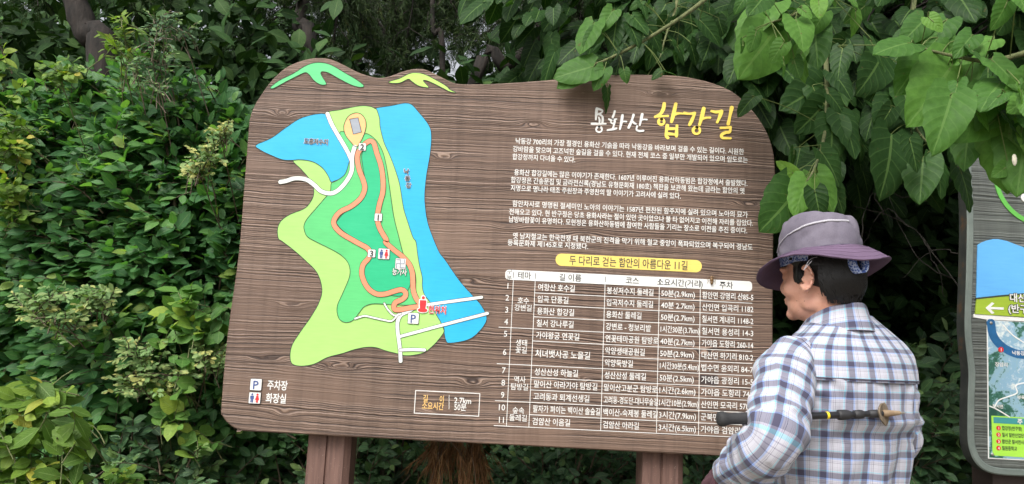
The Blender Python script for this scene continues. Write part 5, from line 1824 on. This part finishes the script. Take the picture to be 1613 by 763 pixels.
def face_bits(bm):
    X = (Hl, Hf, Zv)
    ell(bm, H3(0, -.012, .050), X, (.074, .094, .078))                 # skull
    ell(bm, H3(0, .022, -.010), X, (.064, .066, .085))                 # face
    ell(bm, H3(0, .030, -.062), X, (.050, .052, .046))                 # jaw
    ell(bm, H3(0, .070, -.088), X, (.022, .018, .017))                 # chin
    for s in (-1, 1):
        ell(bm, H3(.040*s, .052, -.028), X, (.024, .026, .024))        # cheekbone
        ell(bm, H3(.044*s, -.002, -.062), X, (.016, .032, .022))       # jaw corner
        ell(bm, H3(.030*s, .078, .026), X, (.022, .012, .008))         # brow
        ell(bm, H3(.031*s, .073, .006), X, (.013, .011, .010))         # eyelid
        ell(bm, H3(.013*s, .088, -.030), X, (.009, .010, .008))        # nostril wing
        # ear: bowl, rim and lobe
        e = H3(.0800*s, -.012, -.004)
        t = nrm(Hf*.25+Hl*s*.18)
        for i in range(13):
            w = math.radians(-40+270*i/12)
            p0 = e+Hl*s*.008+(-Hf*math.sin(w)*.018 + Zv*math.cos(w)*.031)+Hl*s*.006*(math.sin(w) > 0)
            ell(bm, p0, X, (.0052, .0052, .0052), 2)
        ell(bm, e+Hl*s*.001-Hf*.003, X, (.007, .016, .027), 2)
        ell(bm, e+Hl*s*.006+Hf*.002-Zv*.029, X, (.0055, .008, .010), 2)
        ell(bm, e+Hl*s*.006+Hf*.010-Zv*.004, X, (.005, .005, .008), 2)
    capsule(bm, H3(0, .080, .020), H3(0, .099, -.020), .008, .0105)    # nose
    ell(bm, H3(0, .082, -.050), X, (.022, .011, .0055))                # lips
    ell(bm, H3(0, .081, -.060), X, (.019, .011, .006))


def build_body():
    bm = bmesh.new()
    face_bits(bm)
    nb = B3(0, -.035, SH_L[2]+.06)
    capsule(bm, nb, H3(0, -.022, -.03), .066, .058)
    capsule(bm, nb+Fv*.02, H3(0, .0, -.055), .055, .048)
    ch = SH_L[2]
    X = (Lv, Fv, Zv)
    ell(bm, B3(0, .0, ch-.12), X, (.155, .105, .20))
    ell(bm, B3(0, .005, ch-.36), X, (.145, .100, .20))
    ell(bm, B3(0, 0, ch-.52), X, (.150, .110, .14))
    for sh, el, wr in ((SH_L, EL_L, WR_L), (SH_R, EL_R, WR_R)):
        capsule(bm, B3(0, -.01, ch), sh, .06, .05)
        capsule(bm, sh, el, .048, .038)
        capsule(bm, el, wr, .037, .026)
    hand(bm, WR_L, nrm(WR_L-EL_L+Zv*.02), nrm(-Zv*.7-Lv*.6), 0, .75, 1.0)
    hand(bm, WR_R, nrm(WR_R-EL_R), nrm(-Zv*.6+Lv*.8), 0, .75, -1.0)
    for s in (-1, 1):
        hp, kn, an = B3(.085*s, 0, .84), B3(.10*s, .015, .47), B3(.105*s, -.01, .09)
        capsule(bm, hp, kn, .085, .055)
        capsule(bm, kn, an, .054, .036)
        capsule(bm, an-Zv*.045, an+Fv*.13-Zv*.06, .034, .026)
    return fuse('body', bm, SKIN, man, .0042, 5)


build_body()


# --- shirt: lofted, with its own weave coordinates
def fold_noise(V, amp, freq, seed, stretch=(1, 1, 1)):
    out = np.empty(len(V))
    for i, v in enumerate(V):
        out[i] = mnoise.fractal(Vector((v[0]*freq*stretch[0]+seed, v[1]*freq*stretch[1], v[2]*freq*stretch[2])), 1.0, 2.0, 3)
    return out*amp


def creases(V, amp, freq, seed):
    """sharp-edged cloth creases"""
    out = np.empty(len(V))
    for i, v in enumerate(V):
        q = Vector((v[0]*freq+seed, v[1]*freq-seed, v[2]*freq*.7))
        w = mnoise.noise_vector(q*.7)*.5
        out[i] = (1-abs(mnoise.noise(q+w))*2.2)
    return np.clip(out, -.2, 1)**3*amp


def grid_normals(G, closed=True):
    du = np.roll(G, -1, 1)-np.roll(G, 1, 1) if closed else np.gradient(G, axis=1)
    dv = np.gradient(G, axis=0)
    return nrm(np.cross(du, dv))


def loft(name, G, m, parent, uv, disp=None, closed=True, caps=False):
    """G (rows, cols, 3); uv (rows, cols[+1], 2)"""
    nr, nc, _ = G.shape
    if closed:
        G = np.concatenate([G, G[:, :1]], 1)
        nc += 1
    N = np.zeros_like(G)
    du = np.gradient(G, axis=1)
    if closed:
        e = (G[:, 1]-G[:, -2])/2
        du[:, 0] = e
        du[:, -1] = e
    N = nrm(np.cross(du, np.gradient(G, axis=0)))
    if disp is not None:
        G = G+N*disp(G)[..., None]
    i = np.arange(nr*nc).reshape(nr, nc)
    F = np.stack([i[:-1, :-1].ravel(), i[:-1, 1:].ravel(), i[1:, 1:].ravel(), i[1:, :-1].ravel()], 1)
    o = mk(name, G.reshape(-1, 3), F, m, parent, uv=uv.reshape(-1, 2))
    return o, G


def interp_rows(ctrl, n):
    """smooth interpolation of control rows (k, ...) to n rows"""
    ctrl = np.asarray(ctrl, float)
    sh = ctrl.shape[1:]
    c = cr(ctrl.reshape(len(ctrl), -1), 12, False)
    x = np.linspace(0, len(c)-1, n)
    j = np.minimum(x.astype(int), len(c)-2)
    f = (x-j)[:, None]
    return (c[j]*(1-f)+c[j+1]*f).reshape(n, *sh)


CH = SH_L[2]                      # shoulder joint height
print('joint heights', SH_L, EL_L, WR_L, 'head', HC)
# z, half width, back depth, front depth, centre forward
TOR = [(CH-.54, .182, .118, .125, -.005), (CH-.44, .176, .116, .122, -.005), (CH-.32, .178, .122, .118, -.008), (CH-.20, .188, .132, .118, -.014), (CH-.10, .196, .136, .118, -.022), (CH-.03, .196, .130, .108, -.030),
       (CH+.028, .186, .112, .092, -.036), (CH+.062, .158, .094, .078, -.038), (CH+.090, .120, .080, .070, -.036), (CH+.112, .088, .070, .066, -.030), (CH+.128, .072, .064, .062, -.026)]
NC, NR = 120, 110
rows = []
for z, a, bb, bf, cf in interp_rows(np.array(TOR), NR):
    th = 2*math.pi*np.arange(NC)/NC
    ex = 2.0/2.35
    c_, s_ = np.sign(np.cos(th))*np.abs(np.cos(th))**ex, np.sign(np.sin(th))*np.abs(np.sin(th))**ex
    dep = np.where(s_ > 0, bf, bb)
    rows.append(np.stack([B3(a*cc, cf+d*ss, z-.012*abs(cc)**2*0) for cc, ss, d in zip(c_, s_, dep)]))
G = np.array(rows)


def arc_uv(G, ref_row, u_off=0.0, v_off=0.0, per_row=False):
    nr, nc, _ = G.shape
    Gc = np.concatenate([G, G[:, :1]], 1)
    du = np.linalg.norm(np.diff(Gc, axis=1), axis=2)
    dv = np.linalg.norm(np.diff(G, axis=0), axis=2).mean(1)
    u = np.concatenate([[0], np.cumsum(du[ref_row])])
    v = np.concatenate([[0], np.cumsum(dv)])
    return np.stack(np.broadcast_arrays(u[None]+u_off, v[:, None]+v_off), -1).astype(float)


def torso_disp(Gx):
    V = Gx.reshape(-1, 3)
    rel = V-np.array([MX, MY, 0])
    l, f, z = rel@Lv, rel@Fv, V[:, 2]
    d = fold_noise(V, .004, 7.0, 3.0, (1, 1, .55)) + creases(V, .0045, 11.0, 2.0)
    # drag folds falling from the shoulder blades to the waist, and gathers above the pole
    d += .0045*np.sin((l*1.0+(z-CH)*.42)*58+2*np.sin(z*9))*np.clip((CH-.10-z)/.12, 0, 1)*np.clip((z-(CH-.55))/.1, 0, 1)*(f < .02)
    d += -.010*np.exp(-((z-1.235)/.016)**2)*(f < 0)*np.clip(1-np.abs(l)/.2, 0, 1)
    d += .006*np.exp(-((z-1.205)/.02)**2)*(f < 0)
    # spine hollow
    d += -.010*np.exp(-(l/.03)**2)*(f < 0)*np.clip((CH-.02-z)/.1, 0, 1)
    # armhole pull
    for s in (-1, 1):
        r = np.hypot(l-s*.165, (z-(CH-.09)))
        d += .005*np.sin(r*150)*np.exp(-((r-.05)/.05)**2)
    return d.reshape(Gx.shape[:2])


iy = int(NR*.60)
Duv = arc_uv(G, int(NR*.4))
cut = np.argmin(np.abs(G[:, NC*3//4, 2]-(CH-.025)))
shirt, Gd = loft('shirt', G[:cut+1], PLAID, man, Duv[:cut+1], torso_disp)
# the yoke laps over the back panel with a seam line
yk_uv = Duv[cut-1:].copy()
yk_uv = np.stack([yk_uv[..., 0]*.985+.021, yk_uv[..., 1]*1.15+.033], -1)
Gy = G[cut-1:]
cen = Gy.mean(1, keepdims=True)
Gy = cen+(Gy-cen)*1.012
yoke, Gyd = loft('yoke', Gy, PLAID, shirt, yk_uv, lambda q: fold_noise(q.reshape(-1, 3), .0055, 9.0, 8.0).reshape(q.shape[:2]))
sl = Gyd[1, :-1]+nrm(Gyd[1, :-1]-Gyd[1, :-1].mean(0))*.0012
mk('yoke_seam', *tube_arrays(np.concatenate([sl, sl[:1]])[None]+np.array([0, 0, .0]), np.full((1, len(sl)+1), .0013), 5), SEAM, shirt)


def sleeve(name, sh, el, wr, rad, seed, s, cuff_f=.86):
    ctr = np.array([sh+Lv*s*-.045+Zv*.018, sh+(el-sh)*.10-Lv*s*.006, sh+(el-sh)*.35, sh+(el-sh)*.68, sh+(el-sh)*.94+(wr-el)*.02, el+(wr-el)*.22, el+(wr-el)*.5, el+(wr-el)*.74, el+(wr-el)*cuff_f])
    ns, nc = 110, 64
    P = interp_rows(ctr, ns)
    R_ = interp_rows(np.array(rad)[:, None], ns)[:, 0]
    T = nrm(np.gradient(P, axis=0))
    A = nrm(np.cross(T, nrm(Fv+Lv*.2)))
    # carry the frame along so that the weave does not twist
    for i in range(1, ns):
        a = A[i-1]-T[i]*np.dot(A[i-1], T[i])
        A[i] = nrm(a)
    Bq = np.cross(T, A)
    th = 2*math.pi*np.arange(nc)/nc
    Gs = P[:, None]+R_[:, None, None]*(A[:, None]*np.cos(th)[None, :, None]+Bq[:, None]*np.sin(th)[None, :, None])
    L = np.concatenate([[0], np.cumsum(np.linalg.norm(np.diff(P, axis=0), axis=1))])
    uv = np.stack(np.broadcast_arrays((np.arange(nc+1)/nc*2*math.pi*.066)[None]+.011, L[:, None]+.02), -1).astype(float)
    Le = np.linalg.norm(el-sh)

    def disp(q):
        V = q.reshape(-1, 3)
        n1 = fold_noise(V, .006, 8.0, seed) + creases(V, .007, 12.0, seed)
        d = n1.reshape(q.shape[:2])
        thc = np.linspace(0, 2*math.pi, q.shape[1])[None]
        Lc = L[:, None]
        # spiral gathers round the elbow and towards the cuff
        w = np.exp(-((Lc-Le)/.10)**2)
        d = d+.0045*w*np.sin(Lc*120+thc*1.0+2.2*np.sin(thc+seed))
        d = d+.004*np.exp(-((Lc-.08)/.07)**2)*np.sin(Lc*70+thc*2)
        d = d+.006*np.clip((Lc-(L[-1]-.11))/.07, 0, 1)*np.sin(Lc*150+1.5*np.sin(thc*2+seed))
        return d
    o, Gq = loft(name, Gs, PLAID, shirt, uv, disp)
    ring = Gq[4, :-1]
    mk('armhole_seam', *tube_arrays(np.concatenate([ring, ring[:1]])[None], np.full((1, nc+1), .0011), 5), SEAM, o)
    # cuff
    e, d = P[-1], T[-1]
    rr = R_[-1]
    rows = [e-d*.012+0*d, e-d*.008, e+d*.02, e+d*.045, e+d*.047, e+d*.03]
    rad2 = [rr*.98, rr*1.03, rr*.98, rr*.95, rr*.88, rr*.84]
    Gc = np.array([c+r*(A[-1]*np.cos(th)[:, None]+Bq[-1]*np.sin(th)[:, None]) for c, r in zip(rows, rad2)])
    uvc = np.stack(np.broadcast_arrays((np.arange(nc+1)/nc*2*math.pi*.05)[None], np.array([0, .004, .03, .055, .06, .08])[:, None]+.013), -1).astype(float)
    loft('cuff', Gc, PLAID, o, uvc, lambda q: fold_noise(q.reshape(-1, 3), .003, 30.0, seed+2).reshape(q.shape[:2]))
    return o


sleeve('sleeve', SH_L, EL_L, WR_L, [.058, .067, .069, .066, .065, .062, .056, .049, .040], 1.7, 1)
sleeve('sleeve', SH_R, EL_R, WR_R, [.060, .068, .069, .067, .066, .062, .056, .048, .040], 5.2, -1)


def collar():
    # stands round the neck, folds over outwards, open at the throat
    th = np.linspace(-math.pi/2+.5-2*math.pi+ .0, math.pi/2-.5, 90)      # from right front round the back to left front
    th = np.linspace(math.pi/2+.42, 2.5*math.pi-.42, 90)
    out = []
    for (r, z, tilt) in ((.066, .084, 0), (.067, .105, 0), (.069, .122, 0), (.0735, .124, 0), (.079, .104, 0), (.094, .064, 0), (.096, .058, 0)):
        row = []
        for a in th:
            fr = (math.sin(a)+1)/2                      # 1 at the throat, 0 at the nape
            row.append(B3(.016+r*1.04*math.cos(a), -.028+r*.98*math.sin(a)+.03*fr, CH+z+.032-.080*fr**1.25-.012*fr*(z > .1)))
        out.append(row)
    Gc = interp_rows(np.array(out), 26)
    L = np.concatenate([[0], np.cumsum(np.linalg.norm(np.diff(Gc[13], axis=0), axis=1))])
    v = np.concatenate([[0], np.cumsum(np.linalg.norm(np.diff(Gc, axis=0), axis=2).mean(1))])
    uv = np.stack(np.broadcast_arrays(L[None]+.02, v[:, None]+.012), -1).astype(float)
    o, Gq = loft('collar', Gc, PLAID, shirt, uv, lambda q: fold_noise(q.reshape(-1, 3), .003, 14.0, 4.0).reshape(q.shape[:2]), closed=False)
    e = Gq[-2]
    mk('collar_edge', *tube_arrays(e[None], np.full((1, len(e)), .0012), 5), SEAM, o)


collar()

# --- trousers and shoes (below the frame)
bm = bmesh.new()
ell(bm, B3(0, 0, .88), (Lv, Fv, Zv), (.175, .125, .12))
for s in (-1, 1):
    capsule(bm, B3(.085*s, 0, .84), B3(.10*s, .015, .47), .098, .075)
    capsule(bm, B3(.10*s, .015, .47), B3(.105*s, -.01, .10), .073, .062)
fuse('trousers', bm, TROU, man, .008, 4)
for s in (-1, 1):
    bm = bmesh.new()
    capsule(bm, B3(.105*s, -.04, .052), B3(.115*s, .15, .044), .045, .040)
    capsule(bm, B3(.105*s, -.02, .06), B3(.105*s, -.01, .11), .044, .048)
    fuse('shoe', bm, SHOE, man, .006, 4)

# --- glove on the left hand, with a white cuff
for W_, el, pn, ts in ((WR_L, EL_L, nrm(-Zv*.7-Lv*.6), 1.0), (WR_R, EL_R, nrm(-Zv*.6+Lv*.8), -1.0)):
    d = nrm(W_-el+Zv*.02) if ts > 0 else nrm(W_-el)
    bm = bmesh.new()
    hand(bm, W_, d, pn, .0028, .75, ts)
    gl = fuse('glove', bm, GLOVE, man, .003, 3)
    bm = bmesh.new()
    capsule(bm, W_-d*.012, W_+d*.012, .0315, .030)
    fuse('glove_cuff', bm, GLOVEW, gl, .003, 3)

# --- hat
HB = H3(0, -.002, .071)                                # centre of the band
tl_ = math.radians(7)
Kf = nrm(Hf*math.cos(tl_)-Zv*math.sin(tl_))
Ku = nrm(Zv*math.cos(tl_)+Hf*math.sin(tl_))


def K3(th, rl, rf, z):
    return HB+Hl*rl*np.cos(th)[..., None]+Kf*rf*np.sin(th)[..., None]+Ku*(z if np.isscalar(z) else z[..., None])


th = 2*math.pi*np.arange(96)/96
prof = [(1.0, -.004), (1.0, .01), (.985, .032), (.95, .057), (.90, .075), (.84, .085), (.74, .091), (.5, .094), (.25, .095), (.02, .095)]
pr = interp_rows(np.array(prof), 40)
Gh = np.array([K3(th, .088*s, .105*s, z+.004*np.sin(th*1+.8)*(z/.1)) for s, z in pr])
uvh = np.zeros((40, 97, 2))


def hat_disp(q):
    V = q.reshape(-1, 3)
    return (fold_noise(V, .007, 9.0, 12.0)+fold_noise(V, .002, 30.0, 2.0)+creases(V, .005, 13.0, 7.0)).reshape(q.shape[:2])


crown, Gcr = loft('hat_crown', Gh, HATC, man, uvh, hat_disp)
hat_rows = []
nb_ = 16
for i in range(nb_):
    t = i/(nb_-1)
    rl, rf = .089+.062*t, .106+.058*t
    z = -.003-.040*t-.008*t*t + (.010*np.sin(th*2+.6)+.006*np.sin(th*3+1.2))*t**1.5 + .017*t*np.cos(th-math.radians(325))
    hat_rows.append(K3(th, rl, rf, z))
for i in range(5):                                       # the under layer, a few millimetres below
    t = 1-i/4
    rl, rf = .088+.062*t, .105+.058*t
    z = -.0055-.040*t-.008*t*t + (.010*np.sin(th*2+.6)+.006*np.sin(th*3+1.2))*t**1.5 + .017*t*np.cos(th-math.radians(325))
    hat_rows.append(K3(th, rl, rf, z))
Gb = np.array(hat_rows)
Gb = Gb + Ku*(fold_noise(Gb.reshape(-1, 3), .006, 7.0, 21.0)+fold_noise(Gb.reshape(-1, 3), .0015, 40.0, 3.0)).reshape(len(Gb), 96, 1)
brim, Gbd = loft('hat_brim', Gb, BRIMC, crown, np.zeros((len(Gb), 97, 2)))
for i in (4, 7, 10, 13, 15):
    l = Gb[i]+Ku*.0004
    mk('stitching', *tube_arrays(np.concatenate([l, l[:1]])[None], np.full((1, len(l)+1), .0006 if i < 15 else .0014), 4), BRIMC, brim)
l = Gh[1]+Ku*.0
mk('band_seam', *tube_arrays((np.concatenate([l, l[:1]])+0)[None], np.full((1, len(l)+1), .0016), 5), SEAM, crown)


def on_crown(tdeg, z):
    """point on the crown at an angle (0 = the head's left, 90 = the face) and a height above the band"""
    a = math.radians(tdeg) % (2*math.pi)
    j = int(round(a/(2*math.pi)*96)) % 96
    col = Gcr[:, j]
    hz = (col-HB)@Ku
    i = np.argmin(np.abs(hz[:30]-z))
    n = nrm(col[i]-HB-Ku*z)
    return col[i]+n*.0015


tt = np.linspace(0, 1, 40)
pl = np.array([on_crown(72-150*t, .012+.050*np.sin(min(1, t*1.25)*math.pi/2)-.012*max(0, t-.75)) for t in tt])
k3 = np.ones(5)/5
pls = np.stack([np.convolve(np.pad(pl[:, c], 2, 'edge'), k3, 'valid') for c in range(3)], 1)
wdt = np.interp(tt, [0, .3, .5, 1], [.0007, .0010, .0024, .0028])
q0, q1 = pls+Ku*wdt[:, None], pls-Ku*wdt[:, None]
nn = nrm(pls-HB-((pls-HB)@Ku)[:, None]*Ku)*.002
Vp = np.concatenate([q0-nn, q0+nn*.6, q1+nn*.6, q1-nn])
ii = np.arange(39)
Fp = np.concatenate([np.stack([ii+a*40, ii+1+a*40, ii+1+b*40, ii+b*40], 1) for a, b in ((0, 1), (1, 2), (2, 3))])
mk('piping', Vp, Fp, PIPE, crown)

# --- bandana worn under the hat, its tied end hanging behind
rowsb = [K3(th, .0835*(1+.0*i), .1035, -.006-.028*i+.003*np.sin(th*5)) for i in np.linspace(0, 1, 5)]
rowsb = [K3(th, .084-.001*i, .1035-.001*i, -.006-.026*i+.002*np.sin(th*7)+.004*np.sin(th)) for i in np.linspace(0, 1, 5)]
bnd, _ = loft('bandana', np.array(rowsb), BAND, man, np.zeros((5, 97, 2)), lambda q: fold_noise(q.reshape(-1, 3), .003, 40.0, 6.0).reshape(q.shape[:2]))
kc = at(1353, 398, 1.905)
loop = []
for a in np.linspace(0, 2*math.pi, 30):
    loop.append(np.array([1353+10*math.sin(a)+6*(1-math.cos(a))*.5, 393+17.5*(1-math.cos(a))]))
lp = np.array([at(x-4, y+3, 1.83) for x, y in loop])
T = nrm(np.gradient(lp, axis=0))
wv = np.array([.55, -.8, .1])
wv = nrm(wv)*.011
Vl = np.concatenate([lp+wv, lp-wv])
n_ = len(lp)
ii = np.arange(n_-1)
kno = mk('bandana_loop', Vl, np.stack([ii, ii+1, ii+1+n_, ii+n_], 1), BAND, bnd)
sm = kno.modifiers.new('thickness', 'SOLIDIFY')
sm.thickness = .003
bm = bmesh.new()
ell(bm, at(1347, 398, 1.835), (Hl, Hf, Zv), (.010, .014, .010))
from_bm('bandana_knot', bm, BAND, bnd, True)
# mask cord looped over the ear
cd = cr(np.array([at(1287, 405, 1.835), at(1276, 409, 1.832), at(1270, 418, 1.835), at(1266, 426, 1.838), at(1271, 420, 1.834), at(1279, 411, 1.83)]), 6, False)
mk('cord', *tube_arrays(cd[None], np.full((1, len(cd)), .0006), 6), PIPE, man)


# --- hair: combed down round the back of the head
def hair():
    rs = np.random.RandomState(8)
    bm = bmesh.new()
    X = (Hl, Hf, Zv)
    ell(bm, H3(0, -.036, .032), X, (.0775, .080, .082), 4)
    ell(bm, H3(0, -.055, -.018), X, (.062, .052, .050), 4)
    for s in (-1, 1):
        ell(bm, H3(.067*s, .000, .046), X, (.014, .050, .020), 3)
        ell(bm, H3(.0655*s, .022, .016), X, (.0085, .012, .034), 3)
    base = fuse('hair', bm, HAIR, man, .004, 3)
    P, Rr = [], []
    for _ in range(5600):
        a = rs.uniform(-math.pi, math.pi)              # 0 = left side, pi/2 = face
        if abs(math.atan2(math.sin(a-math.pi/2), math.cos(a-math.pi/2))) < .78:
            continue
        z0 = rs.uniform(-.03, .062)
        fwd = math.sin(a)
        zend = -.062 if fwd < -.25 else (-.045 if fwd < -.05 else .002)
        if fwd > .25:
            zend = -.008
        if abs(-.026+.086*fwd+.012) < .026:
            zend = .030
            z0 = max(z0, .034)
        l0 = np.array([.0815*math.cos(a), -.026+.086*math.sin(a)])
        ln = rs.uniform(.03, .055)
        if .10 < fwd*.086-.026 < .03:
            ln *= .6
        pts = []
        sw = rs.normal(-.12, .10)
        for t in np.linspace(0, 1, 6):
            z = z0-ln*t
            if z < zend:
                z = zend-.004*t
            shrink = 1.0-.30*np.clip((-.005-z)/.06, 0, 1)**1.4
            ab = a+sw*t
            r_ = np.array([.0825*math.cos(ab), .0875*math.sin(ab)])*shrink*(1.01+.015*rs.rand())
            pts.append(H3(r_[0], -.026-.006*np.clip(-z/.05, 0, 1)+r_[1], z))
        P.append(pts)
        Rr.append(np.array([.0012, .0013, .0013, .0012, .0009, .0004])*rs.uniform(.8, 1.3))
    mk('strands', *tube_arrays(np.array(P), np.array(Rr), 3), HAIR, base)


hair()

# ------------------------------------------------------------------ trekking pole tucked behind his back
pa, pb = at(1130, 660.5, 1.725), at(1426, 650.5, 1.80)
pole = empty('trekking_pole', pa, 'black trekking pole with muddy basket held across the back of the man by his elbow', 'trekking pole')
PX = pb-pa
PLn = np.linalg.norm(PX)
PD = PX/PLn
FOAM = cloth_mat('black_grip_foam', (.016, .016, .017), (.03, .03, .032), 200, .8)
SHAFT = flat('black_lacquered_shaft', (.014, .014, .016), .28)
RUB = flat('black_rubber', (.02, .02, .022), .6)
MUD = cloth_mat('muddy_plastic', (.10, .07, .04), (.32, .26, .19), 90, .8)
TIPM = cloth_mat('worn_tip', (.16, .10, .055), (.36, .27, .17), 60, .6)
STEEL = flat('worn_steel', (.5, .48, .44), .35, .9)


def turned(name, prof, m, parent, n=20):
    """prof = (distance along the pole in pixels, radius in mm)"""
    s = at(1000, 655, 1.76)
    pp = [(pa+PD*(x/296.0)*PLn, r/1000) for x, r in prof]
    V, F = tube_arrays(np.array([p for p, _ in pp])[None], np.array([r for _, r in pp])[None], n)
    return mk(name, V, F, m, parent)


turned('grip', [(0, 0.5), (.4, 9), (2, 15), (6, 17), (10, 16.5), (14, 14), (17, 12.6), (24, 12.8), (38, 13.2), (60, 13.0), (90, 12.4), (112, 11.8), (118, 11.4), (119, 8)], FOAM, pole)
sh = turned('shaft', [(110, 8.2), (172, 8.2), (200, 8.2), (201, 7.4), (238, 7.2), (252, 6.8)], SHAFT, pole)
turned('yellow_label', [(167.5, 8.35), (167.8, 8.5), (171, 8.5), (171.4, 8.3)], flat('yellow_label_print', lin(226, 200, 40), .45), sh)
turned('lock_collar', [(186, 8.2), (187, 11.2), (190, 12), (199, 11.6), (203, 10.5), (206, 9), (207, 7)], RUB, pole)
turned('lock_collar', [(212, 7.2), (213, 9.8), (220, 10.4), (226, 9.4), (228, 7)], RUB, pole)
turned('basket_sleeve', [(236, 7), (237, 9.2), (252, 9.4), (256, 8.6), (258, 6)], RUB, pole)


def basket():
    c = pa+PD*(258/296.0)*PLn
    ax = nrm(PD+np.array([.0, -1.2, .1]))
    s = nrm(np.cross(ax, Zv)); t = np.cross(s, ax)
    rows = []
    a = 2*math.pi*np.arange(40)/40
    for r, h in ((.006, -.002), (.012, -.003), (.019, -.002), (.0245, .002), (.026, .0045), (.0245, .006), (.018, .003), (.006, .003)):
        rr = r*(1+.07*np.sin(a*3+.5)+.04*np.sin(a*7))*(1 if r > .013 else 1)
        rows.append(c+ax*h+s*(rr*np.cos(a))[:, None]+t*(rr*np.sin(a))[:, None])
    loft('basket', np.array(rows), MUD, pole, np.zeros((8, 41, 2)))


basket()
turned('tip', [(258, 7), (262, 8.6), (266, 8.0), (276, 6.4), (286, 4.8), (288, 3.6)], TIPM, pole)
turned('metal_point', [(287, 3.4), (293, 2.8), (296, 1.2), (296.6, .2)], STEEL, pole)

bpy.data.objects.remove(_to)
bpy.data.curves.remove(_tc)
